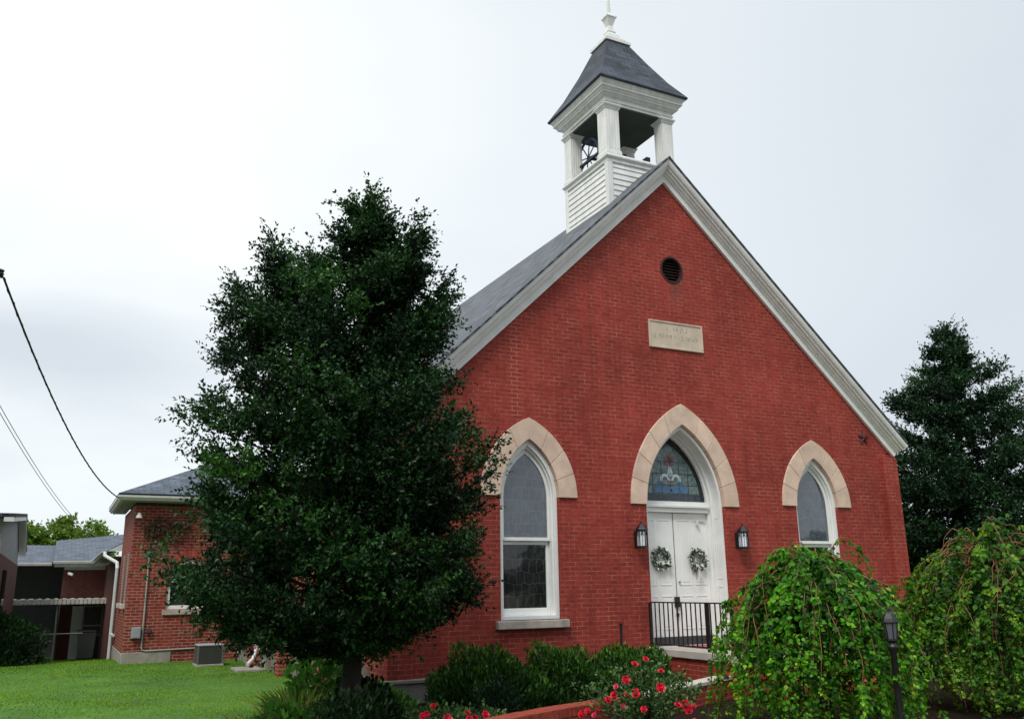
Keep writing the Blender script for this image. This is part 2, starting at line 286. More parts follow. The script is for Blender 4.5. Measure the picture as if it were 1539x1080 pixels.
def ground_mat():
    m = bpy.data.materials.new('lawn soil'); m.use_nodes = True; t = m.node_tree; b = t.nodes['Principled BSDF']; b.inputs['Roughness'].default_value = .95
    N = t.nodes.new; K = t.links.new; g = N('ShaderNodeNewGeometry')
    n = N('ShaderNodeTexNoise'); n.inputs['Scale'].default_value = .9; n.inputs['Detail'].default_value = 9; n.inputs['Roughness'].default_value = .7; K(g.outputs['Position'], n.inputs['Vector'])
    r = N('ShaderNodeValToRGB'); r.color_ramp.elements[0].position = .3; r.color_ramp.elements[0].color = (.030, .075, .008, 1); r.color_ramp.elements[1].position = .72; r.color_ramp.elements[1].color = (.075, .19, .010, 1)
    e = r.color_ramp.elements.new(.5); e.color = (.045, .135, .007, 1)
    K(n.outputs['Fac'], r.inputs[0])
    # the church lawn is lush; unseen land beyond is greyed to cut green bounce
    sp = N('ShaderNodeSeparateXYZ'); K(g.outputs['Position'], sp.inputs[0])
    my = N('ShaderNodeMapRange'); my.inputs[1].default_value = -7.5; my.inputs[2].default_value = -5.5; K(sp.outputs['Y'], my.inputs[0])
    mx_ = N('ShaderNodeMapRange'); mx_.inputs[1].default_value = -19; mx_.inputs[2].default_value = -16; K(sp.outputs['X'], mx_.inputs[0])
    m3 = N('ShaderNodeMapRange'); m3.inputs[1].default_value = 14; m3.inputs[2].default_value = 8; K(sp.outputs['X'], m3.inputs[0])
    q1 = N('ShaderNodeMath'); q1.operation = 'MULTIPLY'; K(my.outputs[0], q1.inputs[0]); K(mx_.outputs[0], q1.inputs[1])
    q2 = N('ShaderNodeMath'); q2.operation = 'MULTIPLY'; K(q1.outputs[0], q2.inputs[0]); K(m3.outputs[0], q2.inputs[1])
    mm = N('ShaderNodeMix'); mm.data_type = 'RGBA'; K(q2.outputs[0], mm.inputs[0]); mm.inputs[6].default_value = (.15, .14, .105, 1); K(r.outputs[0], mm.inputs[7])
    K(mm.outputs[2], b.inputs['Base Color'])
    n2 = N('ShaderNodeTexNoise'); n2.inputs['Scale'].default_value = 40; n2.inputs['Detail'].default_value = 5; K(g.outputs['Position'], n2.inputs['Vector'])
    bp = N('ShaderNodeBump'); bp.inputs['Strength'].default_value = .8; bp.inputs['Distance'].default_value = .03; K(n2.outputs['Fac'], bp.inputs['Height']); K(bp.outputs[0], b.inputs['Normal'])
    return m
M['ground'] = ground_mat()

# ------------------------------------------------------------------ mesh helpers
def link(name, me, m=None, parent=None, smooth=False):
    o = bpy.data.objects.new(name, me); C.objects.link(o)
    if m: me.materials.append(m if not isinstance(m, str) else M[m])
    if parent:
        o.parent = parent
        o.matrix_parent_inverse = Matrix.Translation(-Vector(parent['_base'])) if False else Matrix.Identity(4)
    if smooth: me.shade_smooth()
    return o
def obj(name, bm, m, parent=None, smooth=False, bevel=0):
    """links a bmesh given in the parent's local space"""
    me = bpy.data.meshes.new(name); bmesh.ops.recalc_face_normals(bm, faces=bm.faces[:]); bm.to_mesh(me); bm.free()
    o = link(name, me, m, parent, smooth)
    if bevel:
        b = o.modifiers.new('bevel', 'BEVEL'); b.width = bevel; b.segments = 2; b.limit_method = 'ANGLE'; b.angle_limit = R(40)
    return o
def tag(o, label=None, cat=None, group=None, kind=None):
    if label: o['label'] = label
    if cat: o['category'] = cat
    if group: o['group'] = group
    if kind: o['kind'] = kind
    return o
def thing(name, label, cat, loc=(0, 0, 0), group=None, rz=0):
    o = bpy.data.objects.new(name, None); C.objects.link(o); o.location = loc; o.rotation_euler.z = rz; o.empty_display_size = .2
    return tag(o, label, cat, group)
def dup(root, loc, label, rz=None):
    r = root.copy(); C.objects.link(r); r.location = loc; r['label'] = label
    if rz is not None: r.rotation_euler.z = rz
    for ch in list(root.children):
        c = ch.copy(); C.objects.link(c); c.parent = r
        for g in list(ch.children):
            d = g.copy(); C.objects.link(d); d.parent = c
    return r
def B(): return bmesh.new()
def box(bm, x0, x1, y0, y1, z0, z1):
    v = [bm.verts.new(p) for p in ((x0, y0, z0), (x1, y0, z0), (x1, y1, z0), (x0, y1, z0), (x0, y0, z1), (x1, y0, z1), (x1, y1, z1), (x0, y1, z1))]
    for f in ((0, 3, 2, 1), (4, 5, 6, 7), (0, 1, 5, 4), (1, 2, 6, 5), (2, 3, 7, 6), (3, 0, 4, 7)): bm.faces.new([v[i] for i in f])
    return bm
def frus(bm, cx, cy, h0, z0, h1, z1, caps=True):
    """square frustum"""
    a = [bm.verts.new((cx+sx*h0, cy+sy*h0, z0)) for sx, sy in ((-1, -1), (1, -1), (1, 1), (-1, 1))]
    b = [bm.verts.new((cx+sx*h1, cy+sy*h1, z1)) for sx, sy in ((-1, -1), (1, -1), (1, 1), (-1, 1))]
    for i in range(4): bm.faces.new((a[i], a[(i+1) % 4], b[(i+1) % 4], b[i]))
    if caps: bm.faces.new(a[::-1]); bm.faces.new(b)
    return bm
def tube(bm, pts, r, n=8, caps=True):
    pts = [Vector(p) for p in pts]; rs = r if isinstance(r, (list, tuple, np.ndarray)) else [r]*len(pts)
    rings = []; prev = None
    for i, p in enumerate(pts):
        d = (pts[min(i+1, len(pts)-1)] - pts[max(i-1, 0)]).normalized()
        if prev is None:
            a = d.cross(Vector((0, 0, 1)))
            if a.length < .1: a = d.cross(Vector((1, 0, 0)))
        else: a = prev - d*prev.dot(d)
        a.normalize(); prev = a; b = d.cross(a)
        rings.append([bm.verts.new(p + (a*math.cos(2*math.pi*k/n) + b*math.sin(2*math.pi*k/n))*rs[i]) for k in range(n)])
    for i in range(len(rings)-1):
        for k in range(n): bm.faces.new((rings[i][k], rings[i][(k+1) % n], rings[i+1][(k+1) % n], rings[i+1][k]))
    if caps: bm.faces.new(rings[0][::-1]); bm.faces.new(rings[-1])
    return bm
def lathe(bm, prof, cx=0, cy=0, cz=0, n=16, rot=0):
    rings = []
    for r, z in prof:
        rings.append([bm.verts.new((cx+r*math.cos(rot+2*math.pi*k/n), cy+r*math.sin(rot+2*math.pi*k/n), cz+z)) for k in range(n)])
    for i in range(len(rings)-1):
        for k in range(n): bm.faces.new((rings[i][k], rings[i][(k+1) % n], rings[i+1][(k+1) % n], rings[i+1][k]))
    bm.faces.new(rings[0][::-1]); bm.faces.new(rings[-1])
    return bm
def arch(h, zb, zs, za, cx=0, n=14, closed=True):
    """pointed arch outline in (x,z), from bottom left round to bottom right"""
    d = za-zs; Rr = (h*h+d*d)/(2*h); th = math.atan2(d, Rr-h)
    right = [(cx+h-Rr+Rr*math.cos(th*i/n), zs+Rr*math.sin(th*i/n)) for i in range(n+1)]
    left = [(2*cx-x, z) for x, z in right[::-1][1:]]
    pts = right + left
    return [(cx+h, zb)] + pts + [(cx-h, zb)] if zb < zs-1e-4 else pts
def prism(bm, outer, holes, y0, y1, x_axis=False):
    """plate in the xz-plane with holes, thickness y0..y1"""
    def P(p, y): return (p[0], y, p[1]) if not x_axis else (y, p[0], p[1])
    loops = [outer]+list(holes); ends = []
    for y in (y0, y1):
        vl = []; edges = []
        for lp in loops:
            v = [bm.verts.new(P(p, y)) for p in lp]; vl.append(v)
            edges += [bm.edges.new((v[i], v[(i+1) % len(v)])) for i in range(len(v))]
        bmesh.ops.triangle_fill(bm, use_beauty=True, use_dissolve=False, edges=edges)
        ends.append(vl)
    for a, b in zip(*ends):
        for i in range(len(a)):
            j = (i+1) % len(a); bm.faces.new((a[i], a[j], b[j], b[i]))
    return bm
def ring(bm, o, i, y0, y1):
    """open band between two outlines of the same number of points (arch frames)"""
    V = lambda p, y: bm.verts.new((p[0], y, p[1]))
    A = [[V(p, y) for p in q] for q in (o, i) for y in (y0, y1)]   # o0,o1,i0,i1
    n = len(o)
    for k in range(n-1):
        bm.faces.new((A[0][k], A[0][k+1], A[2][k+1], A[2][k])); bm.faces.new((A[1][k], A[3][k], A[3][k+1], A[1][k+1]))
        bm.faces.new((A[0][k], A[1][k], A[1][k+1], A[0][k+1])); bm.faces.new((A[2][k], A[2][k+1], A[3][k+1], A[3][k]))
    for k in (0, n-1): bm.faces.new((A[0][k], A[2][k], A[3][k], A[1][k]))
    return bm
def slab(name, quad, th, m, parent, uvdir=None):
    """roof plane: quad of 3D points (eave a, eave b, ridge b, ridge a) with thickness downward and shingle UVs in metres"""
    q = [Vector(p) for p in quad]; nrm = (q[1]-q[0]).cross(q[-1]-q[0]).normalized()
    if nrm.z < 0: nrm = -nrm
    bm = B(); uvl = bm.loops.layers.uv.new('UVMap')
    t = [bm.verts.new(p) for p in q]; b = [bm.verts.new(p-nrm*th) for p in q]
    fs = [bm.faces.new(t), bm.faces.new(b[::-1])]
    n = len(q)
    for i in range(n): bm.faces.new((t[i], b[i], b[(i+1) % n], t[(i+1) % n]))
    ux = (q[1]-q[0]).normalized(); uy = nrm.cross(ux)
    for f in bm.faces:
        for l in f.loops: l[uvl].uv = ((l.vert.co-q[0]).dot(ux), (l.vert.co-q[0]).dot(uy))
    return obj(name, bm, m, parent)

# ------------------------------------------------------------------ foliage helpers
def unit(a): return a/np.maximum(np.linalg.norm(a, axis=-1, keepdims=True), 1e-9)
def leaf_mesh(name, pos, axis, size, m, parent=None, tint=None, width=.5, shape=0, up=None, jitter=.6):
    """many folded leaves in one mesh. axis = direction base->tip, up = rough face normal"""
    N_ = len(pos); axis = unit(axis)
    nrm = unit((up if up is not None else np.array([0, 0, 1.0])) + rng.normal(0, jitter, (N_, 3)))
    side = unit(np.cross(axis, nrm)); nr = np.cross(side, axis)
    size = np.broadcast_to(np.asarray(size, float), (N_,))[:, None]; wd = size*width*.5
    if shape == 0:     # folded diamond
        V = np.stack([pos, pos+axis*size*.5-side*wd+nr*size*.10, pos+axis*size, pos+axis*size*.5+side*wd+nr*size*.10], 1)
        fc = np.array([[0, 1, 2], [0, 2, 3]])
    elif shape == 1:   # heart-shaped leaf with a drip tip
        V = np.stack([pos, pos+axis*size*.18-side*wd*.85+nr*size*.07, pos+axis*size*.5-side*wd+nr*size*.10, pos+axis*size*.8-side*wd*.35+nr*size*.02,
                      pos+axis*size*1.02-nr*size*.10, pos+axis*size*.8+side*wd*.35+nr*size*.02, pos+axis*size*.5+side*wd+nr*size*.10, pos+axis*size*.18+side*wd*.85+nr*size*.07, pos+axis*size*.5], 1)
        fc = np.array([[0, 1, 8], [1, 2, 8], [2, 3, 8], [3, 4, 8], [4, 5, 8], [5, 6, 8], [6, 7, 8], [7, 0, 8]])
    else:              # strap blade bending over
        V = np.stack([pos-side*wd*.8, pos+side*wd*.8, pos+axis*size*.5-side*wd, pos+axis*size*.5+side*wd, pos+axis*size*.95+np.array([0, 0, -1])*size*.28], 1)
        fc = np.array([[0, 1, 3], [0, 3, 2], [2, 3, 4]])
    k = V.shape[1]; vv = V.reshape(-1, 3)
    ff = (fc[None]+np.arange(N_)[:, None, None]*k).reshape(-1, 3)
    me = bpy.data.meshes.new(name)
    me.vertices.add(len(vv)); me.vertices.foreach_set('co', vv.astype(np.float32).ravel())
    me.loops.add(ff.size); me.loops.foreach_set('vertex_index', ff.astype(np.int32).ravel())
    me.polygons.add(len(ff)); me.polygons.foreach_set('loop_start', np.arange(0, ff.size, 3, dtype=np.int32))
    me.update(calc_edges=True)
    if tint is None: tint = rng.random(N_)
    at = me.attributes.new('tint', 'FLOAT', 'POINT'); at.data.foreach_set('value', np.repeat(np.clip(tint, 0, 1), k).astype(np.float32))
    me.validate()
    return link(name, me, m, parent)

def shoots(cent, dirs, length, per, spread=.9, rise=.3):
    """twig directions radiating from cluster centres"""
    c = np.repeat(cent, per, 0); d = unit(np.repeat(dirs, per, 0)+rng.normal(0, spread, (len(c), 3))+np.array([0, 0, rise]))
    l = length*rng.uniform(.45, 1.15, len(c))
    return c, d, l
def leaves_on(c, d, l, per, size, out=.75):
    n = len(c); t = rng.uniform(.12, 1.03, (n, per)); P = c[:, None]+d[:, None]*(l[:, None]*t)[..., None]
    ax = unit(d[:, None]*out+rng.normal(0, .65, (n, per, 3)))
    P = P.reshape(-1, 3); ax = ax.reshape(-1, 3)
    return P, ax, size*rng.uniform(.65, 1.25, len(P))

def conifer_tree(name, label, loc, prof, leafm, seed, n_prim, per_branch, shoots_per, leaves_per, leaf, top=6.2, r_trunk=.125, group=None, peaks=(), kx=1.0):
    """broadleaf evergreen: leader + rising limbs that end in leafy sprays; prof rows: z, radius towards camera-left, camera-right"""
    global rng
    rng = np.random.default_rng(seed)
    T = thing(name, label, 'tree', loc, group)
    prof = np.array(sorted(prof)); Rl = np.array([R0.x, R0.y]); Rp = np.array([-Rl[1], Rl[0]])
    def env(z, az):
        c = np.cos(az)[:, None]*Rl + np.sin(az)[:, None]*Rp
        rl = np.interp(z, prof[:, 0], prof[:, 1]); rr = np.interp(z, prof[:, 0], prof[:, 2]); w_ = (1+np.cos(az))/2
        return c, rl*(1-w_)+rr*w_
    zt0, zt1 = prof[0, 0], prof[-1, 0]; ground = loc[2]
    bm = B(); zz = np.linspace(0, top-ground-.1, 12)
    lead = np.array([[.07*math.sin(z*1.3), .07*math.cos(z*1.1), z] for z in zz])
    tube(bm, lead, [r_trunk*(1-.95*(z/zz[-1]))+(.09 if i == 0 else .0) for i, z in enumerate(zz)], 10)
    obj('trunk', bm, 'bark', T, True)
    # more limbs where the crown is wide
    zc_ = np.linspace(zt0, zt1, 200); wt = np.interp(zc_, prof[:, 0], (prof[:, 1]+prof[:, 2])**1.25+.25); cdf = np.cumsum(wt)/wt.sum()
    ze = np.interp((np.arange(n_prim)+rng.random(n_prim))/n_prim, cdf, zc_); az = np.arange(n_prim)*2.39996+rng.normal(0, .5, n_prim)
    c2, r = env(ze, az); r = r*rng.uniform(.70, 1.08, n_prim)
    end = np.stack([c2[:, 0]*r, c2[:, 1]*r, ze-ground], 1)
    zs = np.clip((ze-ground)-r*rng.uniform(.15, .5, n_prim), .9, top-ground-.3)
    for (px_, pz_, pb_, nn) in peaks:        # secondary leaders: upright tips beside the main one
        for k in range(nn):
            f = k/max(nn-1, 1); q = Rl*(px_+rng.normal(0, .12*(1-f)))+Rp*rng.normal(0, .15*(1-f)+.03)
            end = np.vstack([end, [q[0], q[1], pb_+(pz_-pb_)*f-ground]]); zs = np.append(zs, pb_-ground-.8); r = np.append(r, .25+.35*(1-f))
    n_prim = len(end)
    st = np.stack([np.interp(zs, lead[:, 2], lead[:, 0]), np.interp(zs, lead[:, 2], lead[:, 1]), zs], 1)
    end[:, 0] += np.interp(end[:, 2], lead[:, 2], lead[:, 0]); end[:, 1] += np.interp(end[:, 2], lead[:, 2], lead[:, 1])
    bm = B(); cs, ds, ts, ls = [], [], [], []
    for i in range(n_prim):
        mid = st[i]*.5+end[i]*.5+np.array([0, 0, -.10*r[i]])
        ln = np.linalg.norm(end[i]-st[i])
        tt = np.linspace(0, 1, 5); P = [(1-t)**2*st[i]+2*t*(1-t)*mid+t*t*end[i] for t in tt]
        r0 = .006+.009*ln
        tube(bm, P, [r0*(1-.8*t) for t in tt], 5, False)
        o_ = unit(np.array([end[i][0]-st[i][0], end[i][1]-st[i][1], .001])); sd_ = np.array([-o_[1], o_[0], 0])
        tone = rng.normal(0, .13)+(.26 if rng.random() < .13 else 0)
        wdt = min(.42, .14+.16*ln)
        for t in np.concatenate([rng.uniform(.55, 1.0, per_branch), rng.uniform(.05, .6, per_branch//3)]):
            p = (1-t)**2*st[i]+2*t*(1-t)*mid+t*t*end[i]
            fl = wdt*(.35+.65*(1-abs(t-.7)/.7)); u_ = rng.normal(0, .55)
            p = p+sd_*u_*fl+np.array([0, 0, rng.normal(0, .05)+.03])
            cs.append(p); ds.append(o_*.75+sd_*u_*.5+np.array([0, 0, .30])); ts.append(tone-.10*(t < .5)); ls.append(1.15 if t > .9 else .8)  # inner twigs tinted darker, crown shade put into the leaf colour
    obj('limb', bm, 'bark', T, True)
    cs = np.array(cs); ds = np.array(ds); ts = np.array(ts)
    c, d, l = shoots(cs, ds, .30*kx, shoots_per, .55, .12)
    l = l*np.repeat(np.array(ls), shoots_per)
    P, ax, s = leaves_on(c, d, l, leaves_per, leaf)
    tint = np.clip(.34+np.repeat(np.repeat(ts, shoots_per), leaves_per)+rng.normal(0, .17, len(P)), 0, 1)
    leaf_mesh('crown', P, ax, s, leafm, T, tint, .55, 0, jitter=.8)
    return T

def mound_bush(name, label, loc, rx, ry, h, m, n, leaf, seed, up=.8, shape=0, wid=.35, parts=True, group=None, bump=.14, cat='bush', rz=0, tips=.2):
    """clipped or loose shrub: twigs rising from the base to an uneven mound"""
    global rng
    rng = np.random.default_rng(seed)
    T = thing(name, label, cat, loc, group, rz)
    v = unit(rng.normal(0, 1, (n, 3))); v[:, 2] = np.abs(v[:, 2])
    lob = 1+bump*(np.sin(v[:, 0]*7+seed)*np.cos(v[:, 1]*6+seed*2)+.6*np.sin(v[:, 2]*9+v[:, 0]*5+seed))
    rad = (rng.random(n)**.22)*lob
    P = np.stack([v[:, 0]*rx*rad, v[:, 1]*ry*rad, v[:, 2]*h*rad], 1)
    ax = unit(v*(1-up)+np.array([0, 0, up])+rng.normal(0, .3, (n, 3)))
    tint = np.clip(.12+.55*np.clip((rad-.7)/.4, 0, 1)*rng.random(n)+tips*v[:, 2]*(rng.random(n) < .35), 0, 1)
    if parts:
        bm = B()
        for k in range(26):
            i = rng.integers(n); p = P[i]
            tube(bm, [(p[0]*.15, p[1]*.15, 0), (p[0]*.5, p[1]*.5, p[2]*.6), tuple(p*.96)], [.014, .009, .004], 5)
        obj('stem', bm, 'bark', T, True)
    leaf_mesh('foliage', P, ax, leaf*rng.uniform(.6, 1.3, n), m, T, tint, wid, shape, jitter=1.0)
    return T

# ================================================================== GROUND
def gz(x, y):
    t = min(max((y-10.5)/16.0, 0), 1); s = t*t*(3-2*t)
    return -.65-.80*s
bm = B()
xs = [-900, -300, -120, -60]+[-40+2*i for i in range(41)]+[60, 120, 300, 900]
ys = [-900, -300, -120, -60, -40]+[-24+1.5*i for i in range(50)]+[70, 120, 300, 900]
g = [[bm.verts.new((x, y, gz(x, y)+.02*math.sin(x*.9+y*.4)*math.cos(y*.7) if abs(x) < 40 and -24 <= y < 52 else gz(x, y))) for x in xs] for y in ys]
for j in range(len(ys)-1):
    for i in range(len(xs)-1): bm.faces.new((g[j][i], g[j][i+1], g[j+1][i+1], g[j+1][i]))
tag(obj('ground', bm, 'ground', None, True), kind='structure')
# mulch bed round the front of the church
bm = B()
pts = [(-7.9, -1.5), (-7.6, -3.4), (-6.9, -5.6), (-3, -7.6), (3.2, -7.4), (4.4, -4.4), (3.2, -2.2), (2.5, -.4), (-.5, -.4), (-.5, .05), (-5.6, .05), (-5.75, 2.2), (-6.6, 1.6), (-7.2, .4)]
mv = [bm.verts.new((x, y, -.605)) for x, y in pts]
bmesh.ops.triangle_fill(bm, use_beauty=True, edges=[bm.edges.new((mv[i], mv[(i+1) % len(mv)])) for i in range(len(mv))])
bmesh.ops.subdivide_edges(bm, edges=bm.edges[:], cuts=5, use_grid_fill=True)
for v in bm.verts: v.co.z += .018*math.sin(v.co.x*7.1+v.co.y*3)*math.cos(v.co.y*5.7)
tag(obj('mulch_bed', bm, 'mulch'), kind='structure')
bm = B(); box(bm, -400, 400, -40, -12.2, -.9, -.635)
tag(obj('street', bm, 'asphalt'), kind='structure')
bm = B(); box(bm, -400, 400, -12.19, -10.3, -.9, -.60)
tag(obj('pavement', bm, 'conc', bevel=.02), kind='structure')

# ================================================================== CHURCH
XA = -.10                       # ridge line
XL, XR = -5.60, 5.48            # front corners
ZA, ZL, ZR = 8.65, 3.34, 3.50   # brick apex and eaves
GB = -.65
church = thing('brick_church', 'red brick church with steep gabled front, cream stone arches and white rake trim', 'church')
DW = dict(h=.87, zs=2.36, za=3.84)
def wout(cx): return arch(.545, .48, 2.42, 3.38, cx)
door_hole = arch(DW['h'], -.14, DW['zs'], DW['za'])
WC = 3.185
circ = [(.0+.265*math.cos(2*math.pi*k/28), 6.85+.275*math.sin(2*math.pi*k/28)) for k in range(28)]
bm = B()
prism(bm, [(XL, GB-.2), (XR, GB-.2), (XR, ZR), (XA, ZA), (XL, ZL)], [door_hole, wout(-WC), wout(WC), circ], 0, .5)
obj('front_wall', bm, 'brick', church)
bm = B(); box(bm, XL, XL+.4, .502, 13.2, GB-.5, ZL-.02); box(bm, XR-.4, XR, .502, 13.2, GB-.5, ZR-.02)
prism(bm, [(XL+.4, GB-.5), (XR-.4, GB-.5), (XR-.4, ZR-.1), (XA, ZA-.1), (XL+.4, ZL-.1)], [], 12.8, 13.2)
obj('side_wall', bm, 'wingbrick', church)
for yb in (2.6, 5.7, 8.6):
    bm = B(); prism(bm, [(XL-.32, GB-.3), (XL+.002, GB-.3), (XL+.002, 1.9), (XL-.10, 1.9), (XL-.32, 1.35)], [], yb-.18, yb+.18)
    obj('buttress', bm, 'wingbrick', church)
bm = B()
for y0, y1 in ((.6, 2.42), (2.78, 5.52), (5.88, 8.42), (8.78, 11.0)):
    prism(bm, [(y0, GB-.3), (y1, GB-.3), (y1, -.40), (y1-.25, -.22), (y0+.3*(y1-y0), -.05), (y0, -.3)], [], XL-.12, XL+.002, True)
obj('foundation', bm, 'concD', church, bevel=.02)
for yv in (7.5, 9.7, 10.4):
    bm = B()
    prism(bm, [(yv-.17, GB-.2), (yv+.17, GB-.2), (yv+.17, -.42), (yv+.1, -.32), (yv, -.28), (yv-.1, -.32), (yv-.17, -.42)], [], XL-.20, XL-.118, True)
    v = obj('basement_vent', bm, 'conc', church, bevel=.01)
    bm = B(); box(bm, XL-.30, XL-.117, yv-.24, yv+.1, -.28, -.22); obj('vent_cap', bm, 'conc', v, bevel=.008)
# stone water table along the front
bm = B(); box(bm, XL-.10, -1.02, -.13, -.002, GB-.2, -.34); box(bm, XL-.13, -1.02, -.16, -.002, -.338, -.285)
obj('water_table', bm, 'conc', church, bevel=.012)
bm = B(); box(bm, 2.05, XR+.10, -.13, -.002, GB-.2, -.34); box(bm, 2.05, XR+.13, -.16, -.002, -.338, -.285)
obj('water_table', bm, 'conc', church, bevel=.012)
# corner pilasters
for x0, x1, zt in ((XL-.003, XL+.40, ZL), (XR-.40, XR+.003, ZR)):
    bm = B(); prism(bm, [(x0, -.284), (x1, -.284), (x1, zt-.02), (x0, zt-.02)] , [], -.085, -.001); obj('corner_pilaster', bm, 'brick', church)
# rake cornice
SL, SR = (ZA-ZL)/(XA-XL), (ZA-ZR)/(XR-XA)
prof = [(.0, .0), (.0, -.06), (.11, -.06), (.11, -.095), (.128, -.105), (.138, -.15), (.172, -.15), (.172, -.20), (.195, -.20), (.210, -.245), (.245, -.27), (.290, -.28), (.29, .0)]
def rake(sgn, slope, xe):
    th = math.atan(slope); bm = B(); n = len(prof); ze = ZA-slope*abs(xe-XA)
    top = [bm.verts.new((XA, y, ZA+k/math.cos(th))) for k, y in prof]
    ext = -.02
    end = [bm.verts.new((xe+sgn*(k*math.sin(th)+ext), y, ze-ext*slope+k*math.cos(th))) for k, y in prof]
    for i in range(n): j = (i+1) % n; bm.faces.new((top[i], top[j], end[j], end[i]))
    bm.faces.new(end); bm.faces.new(top[::-1])
    obj('rake_cornice', bm, 'trim', church)
rake(-1, SL, XL); rake(1, SR, XR)
# roof
YB = 13.4
for sgn, slope, xe in ((-1, SL, XL-.33), (1, SR, XR+.16)):
    th = math.atan(slope); o_ = .292/math.cos(th); za = ZA+o_+.035/math.cos(th); ze = za-slope*abs(xe-XA)
    slab('roof', [(xe, -.30, ze), (xe, YB, ze), (XA, YB, za), (XA, -.30, za)], .034, 'slate', church)
for sgn, slope, xe in ((-1, SL, XL-.30), (1, SR, XR+.12)):
    bm = B(); ze = ZA+.292/math.cos(math.atan(slope))-slope*abs(xe-XA)
    box(bm, min(xe, xe-sgn*.02), max(xe, xe-sgn*.02), .0, YB, ze-.22, ze-.045)
    box(bm, min(xe-sgn*.021, xe-sgn*.32), max(xe-sgn*.021, xe-sgn*.32), .0, YB, ze-.22, ze-.20)
    obj('eave_fascia', bm, 'white', church)

# --- stone surrounds built from voussoirs
def surround(cx, ho, zso, zao, hi, zsi, zai, nb):
    n = 6*nb; o = arch(ho, -99, zso, zao, cx, n)[1:-1]; i = arch(hi, -99, zsi, zai, cx, n)[1:-1]
    bm = B(); V = lambda p, y: bm.verts.new((p[0], y, p[1]))
    cuts = [0]
    for k in range(1, nb): cuts.append(k*6)
    cuts = cuts+[2*n-c for c in cuts[::-1]]       # keystone spans the point
    for a, b in zip(cuts[:-1], cuts[1:]):
        idx = list(range(a, b+1)); g_ = .004
        def lerp(l, t): return [(l[k][0]+(l[min(k+1, 2*n)][0]-l[max(k-1, 0)][0])*t, l[k][1]+(l[min(k+1, 2*n)][1]-l[max(k-1, 0)][1])*t) for k in idx]
        oo = [o[k] for k in idx]; ii = [i[k] for k in idx]
        def trim(l):
            L_ = [Vector((p[0], p[1])) for p in l]; L_[0] += (L_[1]-L_[0]).normalized()*g_; L_[-1] += (L_[-2]-L_[-1]).normalized()*g_; return L_
        oo, ii = trim(oo), trim(ii)
        ring(bm, oo, ii, -.035, .06)
    s = obj('stone_surround', bm, 'stone', church, bevel=.006)
    bm = B(); ring(bm, [(p[0]*1, p[1]) for p in arch(ho-.012, -99, zso+.006, zao-.012, cx, n)[1:-1]], arch(hi+.012, -99, zsi+.006, zai+.012, cx, n)[1:-1], -.026, .05)
    obj('mortar_joint', bm, 'mortar', s)
surround(0, 1.20, 2.36, 4.22, DW['h']-.004, 2.36, 3.836, 5)
for s_ in (-1, 1): surround(s_*WC, .897, 2.42, 3.735, .541, 2.42, 3.376, 4)

# --- windows
def arch_plate(bm, h, zb, zs, za, cx, y0, y1): return prism(bm, arch(h, zb, zs, za, cx), [], y0, y1)
def church_window(cx):
    def A(h, zb, dz): return arch(h, zb, 2.42, 3.38-dz, cx)
    bm = B()
    ring(bm, A(.540, .484, .006), A(.475, .484, .11), .05, .17)
    ring(bm, A(.478, .484, .105), A(.452, .484, .15), .10, .30)
    box(bm, cx-.474, cx+.474, .055, .30, .484, .55)
    wf = obj('window_frame', bm, 'white', church, bevel=.006)
    bm = B(); ring(bm, A(.450, 1.72, .155), A(.405, 1.72, .23), .15, .20); box(bm, cx-.449, cx+.449, .152, .20, 1.72, 1.775)
    obj('upper_sash', bm, 'white', wf, bevel=.004)
    bm = B()
    for x0, x1 in ((cx-.449, cx-.395), (cx+.395, cx+.449)): box(bm, x0, x1, .205, .255, .551, 1.718)
    box(bm, cx-.394, cx+.394, .205, .255, .551, .66); box(bm, cx-.394, cx+.394, .205, .255, 1.66, 1.718)
    obj('lower_sash', bm, 'white', wf, bevel=.004)
    bm = B(); prism(bm, A(.42, 1.75, .2), [], .172, .182); g1 = obj('window_glass', bm, 'glass', wf)
    bm = B(); box(bm, cx-.40, cx+.40, .226, .236, .64, 1.68); obj('window_glass', bm, 'glassL', wf)
    bm = B(); box(bm, cx-.50, cx+.50, .34, .36, .48, 3.4); obj('dark_interior_sheet', bm, 'blk', wf)  # black sheet behind the panes stands for the unlit interior
    # storm-window saddle bars
    bm = B(); box(bm, cx-.64, cx+.64, -.10, .30, .355, .480); obj('window_sill', bm, 'sill', church, bevel=.012)
for s_ in (-1, 1): church_window(s_*WC)

# --- entrance
def DA(h, zb, dz): return arch(h, zb, 2.36, 3.84-dz, 0)
bm = B()
ring(bm, DA(.862, -.02, .012), DA(.815, -.02, .085), .055, .12)
ring(bm, DA(.862, -.02, .012), DA(.835, -.02, .05), .122, .43)
ring(bm, DA(.833, -.02, .055), DA(.795, -.02, .125), .28, .36)
ring(bm, DA(.833, -.02, .055), DA(.770, -.02, .165), .362, .46)
for s_ in (-1, 1):      # panel mouldings on the jambs
    xa = s_*.834
    for z0, z1 in ((.1, .95), (1.08, 2.18)):
        for (ya, yb2, za, zb) in ((.14, .15, z0, z1), (.255, .265, z0, z1), (.15, .255, z0, z0+.012), (.15, .255, z1-.012, z1)):
            box(bm, min(xa, xa-s_*.008), max(xa, xa-s_*.008), ya, yb2, za, zb)
df = obj('door_frame', bm, 'white', church, bevel=.004)
bm = B(); box(bm, -.768, .768, .34, .47, 2.27, 2.35); box(bm, -.768, .768, .30, .47, 2.352, 2.40); box(bm, -.768, .768, .36, .47, 2.402, 2.47)
obj('transom_bar', bm, 'white', df, bevel=.008)
